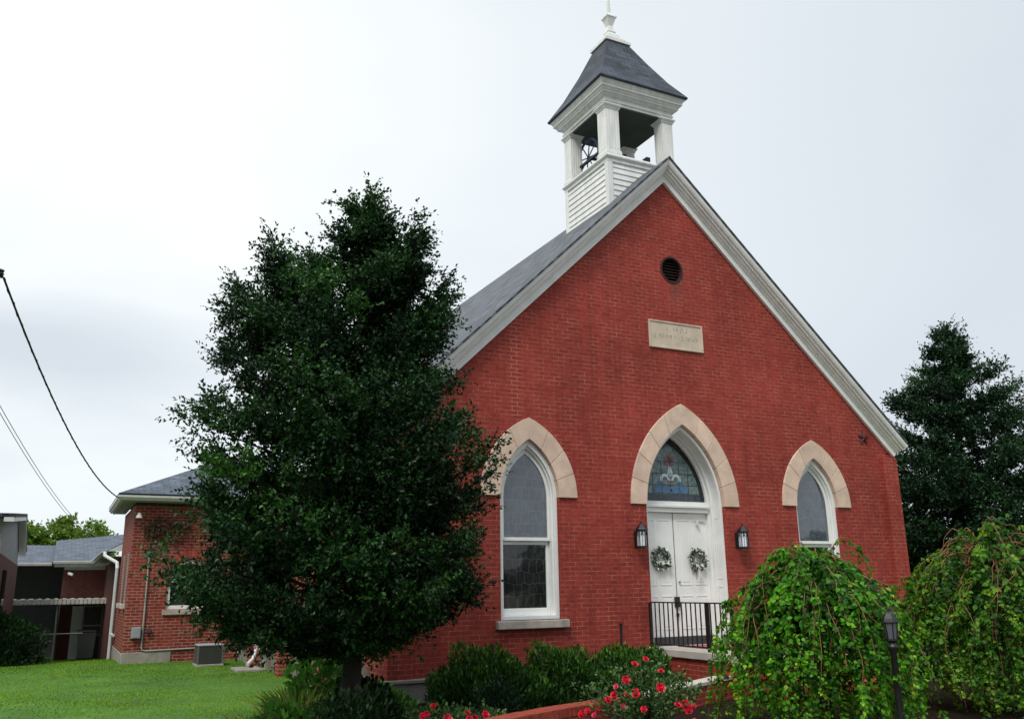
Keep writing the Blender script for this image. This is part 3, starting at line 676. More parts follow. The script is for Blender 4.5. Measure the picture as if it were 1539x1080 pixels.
# tympanum of leaded coloured glass
def gm(name, col, var=.3, rough=.15): return mat(name, col, rough, var, 14)
M['gl_bg'] = gm('grey green cathedral glass', (.15, .22, .22), .65); M['gl_row'] = gm('slate glass', (.045, .06, .07), .4); M['gl_pale'] = gm('pale blue glass', (.60, .72, .76), .2)
M['gl_blue'] = gm('blue glass', (.07, .17, .32), .4); M['gl_red'] = gm('dull red glass', (.22, .10, .11), .35); M['gl_dk'] = gm('dark border glass', (.012, .018, .02), .4); M['lead'] = mat('lead came', (.03, .035, .038), .6)
bm = B(); prism(bm, arch(.76, 2.44, 2.44, 3.70, 0), [], .425, .44); tg = obj('tympanum_glass', bm, 'gl_bg', church)
def tplate(pts, m, y=.421, name='glass_piece'):
    bm = B(); prism(bm, pts, [], y, .4245); return obj(name, bm, m, tg)
bm = B(); ring(bm, arch(.759, 2.47, 2.475, 3.695, 0), arch(.66, 2.47, 2.475, 3.52, 0), .4205, .4243); obj('glass_border', bm, 'gl_dk', tg)
for k in range(8): tplate([(-.655+k*.165, 2.475), (-.655+k*.165+.158, 2.475), (-.655+k*.165+.158, 2.60), (-.655+k*.165, 2.60)], 'gl_row')
def ell(cx, cz, a, b, n=18, t0=0, rot=0):
    return [(cx+a*math.cos(t)*math.cos(rot)-b*math.sin(t)*math.sin(rot), cz+a*math.cos(t)*math.sin(rot)+b*math.sin(t)*math.cos(rot)) for t in [2*math.pi*k/n for k in range(n)]]
FX, FZ = .0, 2.90
def petal(cx, z0, z1, wd):
    return [(cx-wd*math.sin(math.pi*t)**.8*(1-.25*t), z0+(z1-z0)*t) for t in [i/10 for i in range(11)]]+[(cx+wd*math.sin(math.pi*t)**.8*(1-.25*t), z0+(z1-z0)*t) for t in [1-i/10 for i in range(1, 10)]]
tplate(petal(FX, FZ-.03, FZ+.24, .065), 'gl_pale', .4195)
for s_ in (-1, 1):
    arc_o = [(FX+s_*(.12+.115*math.cos(t)), FZ-.02+.105*math.sin(t)) for t in np.linspace(R(190), R(-25), 12)]
    arc_i = [(FX+s_*(.125+.055*math.cos(t)), FZ-.03+.06*math.sin(t)) for t in np.linspace(R(-10), R(190), 10)]
    tplate(arc_o+arc_i, 'gl_pale', .4195)
    tplate([(FX+s_*.02, 2.63), (FX+s_*.42, 2.63), (FX+s_*.30, 2.79), (FX+s_*.22, 2.86), (FX+s_*.17, 2.76), (FX+s_*.05, 2.74)], 'gl_blue', .420)
tplate([(FX-.075, FZ-.07), (FX+.075, FZ-.07), (FX+.075, FZ-.04), (FX-.075, FZ-.04)], 'gl_red', .4185)
tplate(ell(FX, 2.68, .075, .06), 'gl_blue', .419); tplate(ell(FX, 2.68, .03, .028), 'gl_dk', .418)
for k in range(5):
    t = math.pi/2+2*math.pi*k/5; tplate(ell(FX+.07*math.cos(t), 3.24+.075*math.sin(t), .06, .05, 12, 0, t), 'gl_red', .4195)
tplate(ell(FX, 3.24, .025, .025, 12), 'gl_dk', .4185)
bm = B()
for z in (2.61, 2.77, 2.98, 3.20): hw_ = .62 if z < 2.8 else (.52 if z < 3.1 else .40); box(bm, -hw_, hw_, .4195, .4242, z, z+.008)
for x, z1 in ((-.4, 2.98), (.4, 2.98), (-.2, 3.2), (.2, 3.2), (0, 3.15)): box(bm, x-.004, x+.004, .4193, .4240, 2.61, z1)
obj('lead_came', bm, 'lead', tg)
# doors
def door_leaf(x0, x1):
    bm = B(); box(bm, x0, x1, .425, .47, .10, 2.262)
    wl = x1-x0; st = .085; mid = .07
    for z0, z1 in ((.22, .80), (.98, 2.14)):
        for xa, xb in ((x0+st, x0+wl/2-mid/2), (x0+wl/2+mid/2, x1-st)):
            for q in ((xa, xb, z0, z0+.02), (xa, xb, z1-.02, z1), (xa, xa+.015, z0+.0201, z1-.0201), (xb-.015, xb, z0+.0201, z1-.0201)): box(bm, q[0], q[1], .416, .4249, q[2], q[3])
            box(bm, xa+.045, xb-.045, .419, .4249, z0+.05, z1-.05)
    return obj('door_leaf', bm, 'white', church, bevel=.003)
dl = door_leaf(-.766, -.012); dr = door_leaf(.010, .766)
bm = B(); box(bm, -.0105, .0085, .430, .468, .10, 2.262); obj('door_seam', bm, 'seam', church)
bm = B(); box(bm, -.075, .035, .39, .4155, .60, .78); box(bm, -.05, .0, .385, .4155, .44, .50); tube(bm, [(.045, .40, .60), (.055, .385, .55), (.045, .40, .48)], .010, 6)
obj('door_lock', bm, 'iron', dr, bevel=.004)
bm = B(); lathe(bm, [(.001, 0), (.018, .005), (.018, .02), (.001, .03)], .06, .40, 1.02, 10); obj('door_knob', bm, 'iron', dr)
bm = B(); box(bm, .50, .53, .35, .41, 2.05, 2.14); box(bm, .52, .72, .39, .41, 2.12, 2.14); obj('door_closer', bm, 'gutter', dr)
bm = B(); box(bm, -.832, .832, .37, .48, -.135, .095); obj('threshold', bm, 'edge', church)
# vent, plaque, star
bm = B()
for k in range(9):
    z = 6.85-.236+k*.059; hw_ = math.sqrt(max(.255**2-(z-6.85)**2, 0.0004)); prism(bm, [(.05, z-.028), (.055, z-.033), (.13, z+.022), (.125, z+.028)], [], -hw_, hw_, True)
lathe_pts = [(-.0, 0)]
rv = obj('round_vent', bm, 'vent', church)
bm = B(); prism(bm, circ, [], .20, .22); obj('vent_back', bm, 'vent', rv)
bm = B(); ring(bm, [(x*.99, 6.85+(z-6.85)*.99) for x, z in circ+circ[:1]], [(x*.86, 6.85+(z-6.85)*.86) for x, z in circ+circ[:1]], -.012, .19); obj('vent_ring', bm, 'vent', rv)
bm = B(); box(bm, -.622, .622, -.02, .05, 5.255, 5.785)
pq = obj('date_stone', bm, 'plaque', church, bevel=.006)
bm = B()
for q in ((-.622, .622, 5.2551, 5.285), (-.622, .622, 5.755, 5.785), (-.622, -.585, 5.286, 5.754), (.585, .622, 5.286, 5.754)): box(bm, q[0], q[1], -.034, -.019, q[2], q[3])
obj('stone_border', bm, 'plaque', pq, bevel=.005)
bm = B(); rr = random.Random(5)
for z0, h_, xs_ in ((5.60, .085, [(-.22, .09), (-.10, .06), (-.03, .07), (.10, .07), (.19, .08)]), (5.44, .085, [(-.50+.085*k, .06) for k in range(6)]+[(.10+.085*k, .06) for k in range(5)])):
    for x, w_ in xs_:      # worn, no longer legible characters
        zz = z0-.02*0
        if rr.random() < .75: box(bm, x, x+.014, -.0225, -.019, zz, zz+h_*rr.uniform(.6, 1))
        if rr.random() < .7: box(bm, x+w_*.7, x+w_*.7+.013, -.0225, -.019, zz+h_*rr.uniform(0, .4), zz+h_)
        if rr.random() < .7: t = rr.uniform(.1, .9)*h_; box(bm, x+.015, x+w_*.69, -.0225, -.019, zz+t, zz+t+.012)
        if rr.random() < .4: box(bm, x+.015, x+w_*.69, -.0224, -.019, zz+h_-.012, zz+h_-.001)
obj('worn_inscription', bm, 'carve', pq)
bm = B(); sp = []
for k in range(10):
    r_ = .155 if k % 2 == 0 else .062; t = math.pi/2+math.pi*k/5; sp.append((4.67+r_*math.cos(t), 3.87+r_*math.sin(t)))
c0 = bm.verts.new((4.67, -.05, 3.87)); vs_ = [bm.verts.new((x, -.012, z)) for x, z in sp]; vb = [bm.verts.new((x, .01, z)) for x, z in sp]
for k in range(10): bm.faces.new((c0, vs_[k], vs_[(k+1) % 10])); bm.faces.new((vs_[k], vb[k], vb[(k+1) % 10], vs_[(k+1) % 10]))
M['star'] = mat('dark red star iron', (.045, .010, .010), .6, .3, 20)
obj('anchor_star', bm, 'star', church)

# --- belfry
BY = 1.60; BX = 0.0
bm = B()
zc = 7.6; pitch_ = .125; k = 0
while zc < 9.30:      # lapped boards
    z1 = min(zc+pitch_, 9.33); frus(bm, BX, BY, .845, zc, .828, z1-.002); zc += pitch_; k += 1
bel = obj('belfry', bm, 'whiteold', church)
for sx, sy in ((-1, -1), (1, -1), (1, 1), (-1, 1)):
    bm = B(); cx, cy = BX+sx*.80, BY+sy*.80; box(bm, cx-.058, cx+.058, cy-.058, cy+.058, 7.6, 9.33)
    obj('corner_board', bm, 'whiteold', bel)
bm = B(); frus(bm, BX, BY, .862, 9.331, .862, 9.40); frus(bm, BX, BY, .875, 9.401, .905, 9.43); frus(bm, BX, BY, .905, 9.431, .905, 9.46); frus(bm, BX, BY, .905, 9.461, .86, 9.51)
obj('belfry_ledge', bm, 'whiteold', bel)
for sx, sy, hw_ in ((-1, -1, .160), (1, -1, .138), (1, 1, .14), (-1, 1, .14)):
    cx, cy = BX+sx*(.845-hw_), BY+sy*(.845-hw_)
    bm = B(); frus(bm, cx, cy, hw_+.025, 9.511, hw_+.02, 9.60); frus(bm, cx, cy, hw_, 9.601, hw_, 10.54)
    for q in (-.6, -.2, .2, .6):     # raised fillets
        box(bm, cx+q*hw_-.014, cx+q*hw_+.014, cy-hw_-.008, cy-hw_+.001, 9.64, 10.50); box(bm, cx-hw_-.008, cx-hw_+.001, cy+q*hw_-.014, cy+q*hw_+.014, 9.64, 10.50)
    frus(bm, cx, cy, hw_+.015, 10.541, hw_+.02, 10.575); frus(bm, cx, cy, hw_+.03, 10.576, hw_+.05, 10.61); frus(bm, cx, cy, hw_+.055, 10.611, hw_+.055, 10.64)
    obj('belfry_post', bm, 'whiteold', bel)
bm = B()
def sqring(bm, ho, hi, z0, z1, ho1=None):
    ho1 = ho1 or ho
    S = ((-1, -1), (1, -1), (1, 1), (-1, 1))
    A_ = [[bm.verts.new((BX+a*h, BY+b*h, z)) for a, b in S] for h, z in ((ho, z0), (ho1, z1), (hi, z1), (hi, z0))]
    for i in range(4):
        for j in range(4): bm.faces.new((A_[i][j], A_[i][(j+1) % 4], A_[(i+1) % 4][(j+1) % 4], A_[(i+1) % 4][j]))
sqring(bm, .845, .55, 10.641, 10.70); sqring(bm, .875, .56, 10.701, 10.725); sqring(bm, .855, .56, 10.726, 10.80)
sqring(bm, .875, .56, 10.801, 10.85, .94); sqring(bm, .955, .56, 10.851, 10.885); sqring(bm, .965, .56, 10.886, 10.94, 1.0); sqring(bm, 1.02, .56, 10.941, 10.985); sqring(bm, 1.02, .56, 10.986, 11.05, 1.06); sqring(bm, 1.07, .56, 11.051, 11.072)
obj('belfry_cornice', bm, 'whiteold', bel)
bm = B(); box(bm, BX-.835, BX+.835, BY-.835, BY+.835, 10.612, 10.639); obj('belfry_ceiling', bm, 'ceil', bel)
bm = B(); box(bm, BX-.80, BX+.80, BY-.80, BY+.80, 9.511, 9.545); obj('belfry_floor', bm, 'edge', bel)
ax_ = -.07
def hip(prof_):
    bm = B(); uvl = bm.loops.layers.uv.new('UVMap'); rings = []
    for h, z, ox in prof_: rings.append([bm.verts.new((BX+ox+a*h, BY+b*h, z)) for a, b in ((-1, -1), (1, -1), (1, 1), (-1, 1))])
    for i in range(len(rings)-1):
        for j in range(4): bm.faces.new((rings[i][j], rings[i][(j+1) % 4], rings[i+1][(j+1) % 4], rings[i+1][j]))
    bm.faces.new(rings[-1]); bm.faces.new(rings[0][::-1])
    for f in bm.faces:
        n = f.normal if f.normal.length else Vector((0, 0, 1)); f.normal_update(); n = f.normal; hx = Vector((-n.y, n.x, 0))
        if hx.length < .01: hx = Vector((1, 0, 0))
        hx.normalize(); hy = n.cross(hx)
        for l in f.loops: l[uvl].uv = (l.vert.co.dot(hx), l.vert.co.dot(hy))
    return bm
obj('belfry_roof', hip([(1.10, 11.073, 0), (1.115, 11.105, 0), (.84, 11.53, -.01), (.56, 12.06, -.03), (.265, 12.68, ax_)]), 'slateD', bel)
bm = B(); fx = BX+ax_
def fr(h0, z0, h1, z1): frus(bm, fx, BY, h0, z0, h1, z1)
fr(.33, 12.62, .33, 12.685); fr(.30, 12.686, .245, 12.76); fr(.25, 12.761, .245, 12.80); fr(.21, 12.801, .165, 12.88); fr(.17, 12.881, .165, 12.91); fr(.13, 12.911, .09, 13.02); fr(.105, 13.021, .10, 13.05)
fr(.075, 13.051, .055, 13.20); fr(.055, 13.201, .115, 13.40); fr(.13, 13.401, .13, 13.43); fr(.12, 13.431, .05, 13.53); fr(.035, 13.531, .012, 14.6)
obj('finial', bm, 'whiteold', bel)
# bell and its wheel
bell = thing('church_bell', 'dark bell hung with its spoked wheel inside the open belfry', 'bell', (BX+.06, BY+.42, 9.63))
bm = B(); lathe(bm, [(.36, .15), (.33, .17), (.27, .30), (.22, .50), (.18, .58), (.08, .64), (.04, .72)], .22, -.25, -.17, 24); obj('bell_cup', bm, 'bell', bell, True)
bm = B(); box(bm, -.58, .45, -.03, .03, .40, .46)
obj('yoke', bm, 'iron', bell, bevel=.01)
bm = B()
for y in (-.42, .30): box(bm, -.20, .60, y-.06, y+.06, -.085, .10)
for sx in (.0, .42):
    prism(bm, [(-.30, .101), (-.20, .101), (.0, .33), (.20, .101), (.30, .101), (.05, .40), (-.05, .40)], [], sx-.04, sx+.04, True)
box(bm, -.70, -.64, -.85, .20, .22, .27)
box(bm, .30, .40, -.95, .30, .10, .20)
obj('bell_stand', bm, 'iron', bell, bevel=.006)
bm = B()
tube(bm, [(-.56, .42*math.cos(t), .43+.42*math.sin(t)) for t in np.linspace(0, 2*math.pi, 33)], .03, 6, False)
for k in range(4):
    t = math.pi*k/4+.2; tube(bm, [(-.56, .42*math.cos(t), .43+.42*math.sin(t)), (-.56, -.42*math.cos(t), .43-.42*math.sin(t))], .014, 5)
obj('bell_wheel', bm, 'wheel', bell)

# ================================================================== PORCH, RAIL
porch = thing('brick_porch', 'raised brick porch with pale concrete top before the double door', 'porch', (0, 0, GB))
PZ = -.015-GB
bm = B(); box(bm, -1.0, 2.0, -2.2, -.004, -.2, PZ-.115); obj('porch_base', bm, 'brick', porch)
bm = B(); box(bm, -1.04, 2.04, -2.24, -.003, PZ-.1145, PZ); obj('porch_slab', bm, 'concL', porch, bevel=.01)
bm = B(); box(bm, -.7, 1.7, -2.60, -2.245, -.2, PZ-.2); box(bm, -.7, 1.7, -2.95, -2.601, -.2, PZ-.42); obj('step', bm, 'brick', porch, bevel=.01)
bm = B(); box(bm, -.55, .55, -1.05, -.25, PZ+.001, PZ+.014); M['rug'] = mat('dull red mat', (.30, .09, .075), .95, .2, 12); tag(obj('door_mat', bm, 'rug', None, bevel=.003), 'dull red mat lying on the porch before the white doors', 'mat')
bpy.data.objects['door_mat'].location = (0, 0, GB)
def railing(x, label, y0=-.09, y1=-2.12):
    t = thing('porch_railing', label, 'railing', (x, 0, -.015), 'iron railings on the porch')
    bm = B(); box(bm, -.02, .02, y1, y0, .715, .735); obj('top_rail', bm, 'iron', t)
    bm = B(); box(bm, -.014, .014, y1, y0, .055, .075); obj('bottom_rail', bm, 'iron', t)
    for y in (y0+.02, y0+(y1-y0)*.73, y1-.02):
        bm = B(); box(bm, -.022, .022, y-.022, y+.022, 0.0, .714); obj('post', bm, 'iron', t)
    n = 17
    for k in range(1, n):
        y = y0+(y1-y0)*k/n
        if abs(y-(y0+(y1-y0)*.73)) < .04: continue
        bm = B(); box(bm, -.008, .008, y-.008, y+.008, .076, .714); obj('baluster', bm, 'iron', t)
    return t
railing(-.95, 'black iron railing along the left edge of the porch')
bm = B(); tube(bm, [(-1.76, -.35, GB), (-1.74, -.35, .36)], .022, 8); tube(bm, [(-1.74, -.35, .36), (-1.74, -.35, .40)], .03, 8)
tag(obj('vent_pipe', bm, 'iron'), 'thin black pipe standing behind the bushes left of the porch', 'pipe')

# garden walls
def gwall(name, label, pts, zt, th, mbody, mcap, cap):
    t = thing(name, label, 'wall', (pts[0][0], pts[0][1], GB))
    o = Vector((pts[0][0], pts[0][1], 0)); bm = B(); bc = B()
    for a, b in zip(pts[:-1], pts[1:]):
        a = Vector((*a, 0)); b = Vector((*b, 0)); d = (b-a).normalized(); s = Vector((-d.y, d.x, 0))*th/2; L_ = (b-a).length
        def pr(bm_, p, q, s_, z0, z1):
            v = [bm_.verts.new((w_.x-o.x, w_.y-o.y, z)) for z in (z0, z1) for w_ in (p-s_, q-s_, q+s_, p+s_)]
            for f in ((0, 3, 2, 1), (4, 5, 6, 7), (0, 1, 5, 4), (1, 2, 6, 5), (2, 3, 7, 6), (3, 0, 4, 7)): bm_.faces.new([v[i] for i in f])
        pr(bm, a, b, s, -.2, zt-GB-cap-.001)
        if mcap == 'rowlock':
            n = int(L_/.078)
            for k in range(n):
                j = .004*math.sin(k*12.9); pr(bc, a+d*(L_*k/n+.004), a+d*(L_*(k+1)/n-.004), s*1.04, zt-GB-cap, zt-GB+j)
        else: pr(bc, a, b, s*1.12, zt-GB-cap, zt-GB)
    obj('wall_body', bm, mbody, t); obj('wall_cap', bc, mcap, t, bevel=.006)
    return t
gwall('garden_wall', 'low red brick garden wall capped with upright bricks behind the roses', [(-7.2, -4.85), (-5.4, -4.02), (-3.85, -3.42)], -.29, .24, 'brick', 'rowlock', .10)
gwall('ramp_wall', 'low brick wall with pale concrete cap beside the porch', [(-3.3, -3.15), (-1.05, -2.0)], -.31, .22, 'brick', 'concL', .05)

# ================================================================== WALL LANTERNS, WREATHS
wl = thing('wall_lantern', 'black wall lantern with frosted panes left of the church door', 'lantern', (-1.115, -.165, 1.60), 'lanterns beside the church door')
bm = B(); lathe(bm, [(.075, 0), (.10, .012), (.10, .03), (.085, .04)], 0, 0, 0, 6, R(30)); obj('lantern_base', bm, 'iron', wl)
bm = B(); lathe(bm, [(.080, .041), (.080, .285)], 0, 0, 0, 6, R(30)); obj('lantern_glass', bm, 'lampglass', wl)
bm = B()
for k in range(6):
    t = R(30)+k*math.pi/3; x, y = .092*math.cos(t), .092*math.sin(t); tube(bm, [(x, y, .03), (x, y, .30)], .008, 5)
    t2 = t+math.pi/6; x, y = .081*math.cos(t2), .081*math.sin(t2); tube(bm, [(x, y, .04), (x, y, .29)], .0045, 4)
    for s_ in (-1, 1):   # pointed tracery at the top of each pane
        t3 = t2+s_*.26; tube(bm, [(.086*math.cos(t3), .086*math.sin(t3), .22), (.084*math.cos(t2), .084*math.sin(t2), .278)], .006, 4)
lathe(bm, [(.098, .286), (.098, .31)], 0, 0, 0, 6, R(30))
obj('lantern_cage', bm, 'iron', wl)
bm = B(); lathe(bm, [(.118, .311), (.10, .335), (.035, .405), (.018, .415), (.014, .45), (.003, .465)], 0, 0, 0, 6, R(30)); obj('lantern_cap', bm, 'iron', wl)
bm = B(); box(bm, -.05, .05, .145, .164, .02, .30); tube(bm, [(0, .15, .20), (0, .09, .20)], .018, 6); obj('lantern_bracket', bm, 'iron', wl)
dup(wl, (1.115, -.165, 1.60), 'black wall lantern with frosted panes right of the church door')

def wreath(label, x, z, seed, ribbon):
    global rng
    rng = np.random.default_rng(seed)
    t = thing('door_wreath', label, 'wreath', (x, .39, z), 'wreaths on the church doors')
    n = 520; a = rng.uniform(0, 2*np.pi, n); rr_ = .135+rng.normal(0, .028, n)
    P = np.stack([rr_*np.cos(a), rng.normal(0, .016, n)-.02, rr_*np.sin(a)], 1)
    ax = unit(np.stack([np.cos(a+.9), rng.normal(-.5, .4, n), np.sin(a+.9)], 1)+rng.normal(0, .5, (n, 3)))
    tint = np.where(rng.random(n) < .42, rng.uniform(.7, 1, n), rng.uniform(0, .45, n))
    bm = B(); tube(bm, [(.135*math.cos(q), 0, .135*math.sin(q)) for q in np.linspace(0, 2*math.pi, 25)], .018, 6, False); obj('wreath_ring', bm, 'vine', t)
    leaf_mesh('wreath_leaves', P, ax, .062*rng.uniform(.7, 1.2, n), 'wreathl', t, tint, .5, 1, up=np.array([0, -1.0, 0]), jitter=.5)
    bm = B()
    if ribbon:
        for s_ in (-1, 1):
            prism(bm, [(s_*.01, -.10), (s_*.075, -.06), (s_*.085, -.13)], [], -.075, -.06)
            prism(bm, [(s_*.006, -.11), (s_*.03, -.11), (s_*.045, -.36+.03*s_), (s_*.018, -.34+.03*s_)], [], -.062+.01*s_, -.055+.01*s_)
    else:
        for s_ in (-1, 1): prism(bm, [(.06+s_*.01, -.08), (.06+s_*.08, -.03), (.06+s_*.075, -.11)], [], -.075, -.06)
    M.setdefault('ribbon', mat('white ribbon', (.76, .74, .68), .6, .06))
    obj('ribbon', bm, 'ribbon', t)
wreath('green and white wreath with short bow on the left door leaf', -.345, 1.44, 3, False)
wreath('green and white wreath with long white ribbon tails on the right door leaf', .47, 1.42, 9, True)

# ================================================================== BRICK WING (left of the nave)
wing = thing('brick_wing', 'low red brick church wing with hipped slate roof behind the large tree', 'building', (0, 0, 0))
WX, WY, WYB = -8.42, 11.0, 14.6; WZ = 3.08
WIN = (-7.02, .50)   # arched window: centre x, half width
def rarch(cx, h, zb, zs, n=12, ra=None): 
    ra = ra or h
    return [(cx+h, zb)]+[(cx+h*math.cos(math.pi*k/n), zs+ra*math.sin(math.pi*k/n)) for k in range(n+1)]+[(cx-h, zb)]
bm = B(); prism(bm, [(WX, GB-.3), (XL-.002, GB-.3), (XL-.002, WZ), (WX, WZ)], [rarch(WIN[0], WIN[1], .56, 1.22, ra=.55)], WY, WY+.35); obj('front_wall', bm, 'wingbrick', wing)
sw = [(11.75, .17), (13.15, .17)]
bm = B(); prism(bm, [(WY+.351, GB-.5), (WYB, GB-.5), (WYB, WZ), (WY+.351, WZ)], [[(c-h, .72), (c+h, .72), (c+h, 1.95), (c-h, 1.95)] for c, h in sw], WX, WX+.35, True); obj('side_wall', bm, 'wingbrick', wing)
bm = B(); box(bm, WX-.02, WX+1.1, WY-.025, WY-.001, GB-.3, -.40); box(bm, WX-.025, WX-.001, WY-.02, WYB, GB-.6, -.42); obj('foundation', bm, 'conc', wing, bevel=.01)
# brick arch over the wing window
bm = B()
for k in range(22):
    t0, t1 = math.pi*(k+.06)/22, math.pi*(k+.94)/22
    q = [(WIN[0]+a*math.cos(t), 1.22+b*math.sin(t)) for a, b, t in ((.505, .555, t0), (.505, .555, t1), (.71, .76, t1), (.71, .76, t0))]
    prism(bm, q, [], WY-.012, WY+.05)
M['voussoir'] = mat('arch brick', (.30, .055, .035), .8, .25, 8, island=.3)
obj('brick_arch', bm, 'voussoir', wing)
bm = B(); ring(bm, rarch(WIN[0], .496, .564, 1.22, ra=.546), rarch(WIN[0], .42, .564, 1.22, ra=.46), WY+.05, WY+.16); box(bm, WIN[0]-.419, WIN[0]+.419, WY+.06, WY+.14, .565, .66); box(bm, WIN[0]-.42, WIN[0]+.42, WY+.07, WY+.13, 1.20, 1.25)
wf = obj('window_frame', bm, 'white', wing, bevel=.006)
bm = B(); prism(bm, rarch(WIN[0], .44, .60, 1.22, ra=.48), [], WY+.122, WY+.132); obj('window_glass', bm, 'glassD', wf)
bm = B(); box(bm, WIN[0]-.58, WIN[0]+.58, WY-.06, WY+.2, .44, .555); obj('window_sill', bm, 'sill', wing, bevel=.01)
for c, h in sw:
    bm = B()
    for q in ((c-h+.003, c-h+.05, .73, 1.94), (c+h-.05, c+h-.003, .73, 1.94)): box(bm, WX-.012, WX+.12, q[0], q[1], q[2], q[3])
    box(bm, WX-.012, WX+.12, c-h+.05, c+h-.05, .73, .79); box(bm, WX-.012, WX+.12, c-h+.05, c+h-.05, 1.88, 1.94)
    f_ = obj('side_window', bm, 'gutterG', wing)
    bm = B(); box(bm, WX+.01, WX+.02, c-h+.04, c+h-.04, .78, 1.9); obj('window_glass', bm, 'glassD', f_)
    bm = B(); box(bm, WX-.09, WX+.1, c-h-.06, c+h+.06, .60, .715); obj('side_sill', bm, 'concL', wing, bevel=.01)
# hipped roof
EX, EY, EZ = WX-.42, WY-.42, 3.20; SLW = .47
EYB = WYB+.42; RY = (EY+EYB)/2; RZ = EZ+SLW*(RY-EY); RXs = EX+(RY-EY)
slab('roof', [(EX, EY, EZ+.13), (XL+2.2, EY, EZ+.13), (XL+2.2, RY, RZ+.13), (RXs, RY, RZ+.13)], .04, 'slateW', wing)
slab('roof', [(EX, EYB, EZ+.13), (EX, EY, EZ+.13), (RXs, RY, RZ+.13)], .04, 'slateW', wing)
slab('roof', [(XL+2.2, EYB, EZ+.13), (EX, EYB, EZ+.13), (RXs, RY, RZ+.13), (XL+2.2, RY, RZ+.13)], .04, 'slateW', wing)
bm = B(); box(bm, EX+.12, XL-.4, EY+.12, WY+.02, EZ-.05, EZ-.03); box(bm, EX+.12, WX+.02, WY+.021, EYB-.1, EZ-.05, EZ-.03); obj('soffit', bm, 'gutterG', wing)
def gut(bm, a, b, nrm):
    """ogee gutter between two points, opening outward along nrm"""
    a, b, n = Vector(a), Vector(b), Vector(nrm); pr = [(0, 0), (.0, -.11), (.07, -.115), (.09, -.075), (.12, -.05), (.125, 0), (.112, 0), (.105, -.04), (.015, -.09), (.012, 0)]
    A_ = [bm.verts.new(a+n*u+Vector((0, 0, z))) for u, z in pr]; B_ = [bm.verts.new(b+n*u+Vector((0, 0, z))) for u, z in pr]
    for i in range(len(pr)): j = (i+1) % len(pr); bm.faces.new((A_[i], A_[j], B_[j], B_[i]))
    bm.faces.new(A_); bm.faces.new(B_[::-1])
bm = B(); gut(bm, (EX+.0, EY+.12, EZ+.085), (XL-.35, EY+.12, EZ+.085), (0, -1, 0)); gut(bm, (EX+.12, EY+.12, EZ+.085), (EX+.12, EYB, EZ+.085), (-1, 0, 0)); obj('gutter', bm, 'gutter', wing)
bm = B(); box(bm, EX+.12, XL-.36, EY+.121, EY+.14, EZ-.06, EZ+.06); box(bm, EX+.121, EX+.14, EY+.141, EYB, EZ-.06, EZ+.06); obj('fascia', bm, 'gutterG', wing)
# conduit, meter box, flood light, vine
bm = B(); tube(bm, [(-8.0, WY-.03, 2.35), (-8.0, WY-.03, -.30), (-7.98, WY-.03, -.36), (-7.9, WY-.03, -.38), (-6.75, WY-.03, -.36)], .022, 6); obj('conduit', bm, 'gutterG', wing)
bm = B(); box(bm, -8.26, -8.05, WY-.13, WY-.002, -.08, .18); box(bm, -8.245, -8.065, WY-.14, WY-.131, -.06, .16); obj('meter_box', bm, 'grey', wing, bevel=.01)
bm = B(); box(bm, -7.93, -7.82, WY-.09, WY-.002, .04, .15); obj('junction_box', bm, 'edge', wing, bevel=.01)
bm = B(); tube(bm, [(WX+.10, WY-.002, 2.78), (WX+.10, WY-.12, 2.80)], .03, 8); lathe(bm, [(.03, .10), (.05, .06), (.085, -.02), (.07, -.03)], WX+.10, WY-.16, 2.78, 12); obj('flood_light', bm, 'gutter', wing)
vine = thing('dead_vine', 'dry brown vine clinging under the eave of the brick wing', 'vine', (-7.8, WY, 2.3))
bm = B(); rv_ = random.Random(4)
for k in range(16):
    p = Vector((rv_.uniform(-.35, .25), -.05, rv_.uniform(.1, .45))); pts_ = []
    for j in range(7):
        pts_.append(tuple(p)); p = p+Vector((rv_.uniform(-.02, .14), rv_.uniform(-.03, .015), rv_.uniform(-.15, .08))); p.y = max(min(p.y, -.02), -.14)
    tube(bm, pts_, .012+.012*rv_.random(), 5)
obj('stem', bm, 'vine', vine)
rng = np.random.default_rng(12); n = 420
leaf_mesh('dry_leaves', np.stack([rng.uniform(-.4, .75, n), rng.uniform(-.15, -.03, n), rng.normal(.15, .16, n)], 1), rng.normal(0, 1, (n, 3)), .055, 'bushD', vine, None, .6, 1)
# service drop cable from the pole to the wing eave
def catenary(a, b, sag, n=28):
    a, b = Vector(a), Vector(b); return [a.lerp(b, i/n)+Vector((0, 0, -sag*4*(i/n)*(1-i/n))) for i in range(n+1)]
P_INS = Vector((-10.89, -1.80, 4.53))
bm = B(); tube(bm, catenary(P_INS+Vector((.02, .05, -.03)), (EX+.02, EY+.15, EZ+.02), .42), .0135, 6)
rr = random.Random(2)
c_ = catenary(P_INS+Vector((.02, .05, -.03)), (EX+.02, EY+.15, EZ+.02), .42, 90)
tube(bm, [p+Vector((.013*math.cos(i*1.7), 0, .013*math.sin(i*1.7))) for i, p in enumerate(c_)], .006, 4)
tag(obj('service_cable', bm, 'cable'), 'thick black twisted cable sagging from the pole to the wing eave', 'cable')
bm = B(); tube(bm, catenary((-11.35, -3.0, 3.98), (-8.6, 21.0, 2.75), .55), .0055, 5)
tag(obj('overhead_wire', bm, 'cableg'), 'upper of the two thin grey wires running to the rear building', 'wire', 'thin grey wires')
bm = B(); tube(bm, catenary((-11.35, -3.0, 3.90), (-8.6, 21.0, 2.66), .55), .0055, 5)
tag(obj('overhead_wire', bm, 'cableg'), 'lower of the two thin grey wires running to the rear building', 'wire', 'thin grey wires')
pole = thing('utility_pole', 'brown wooden utility pole with insulator bracket at the left edge', 'pole', (-11.12, -1.88, GB))
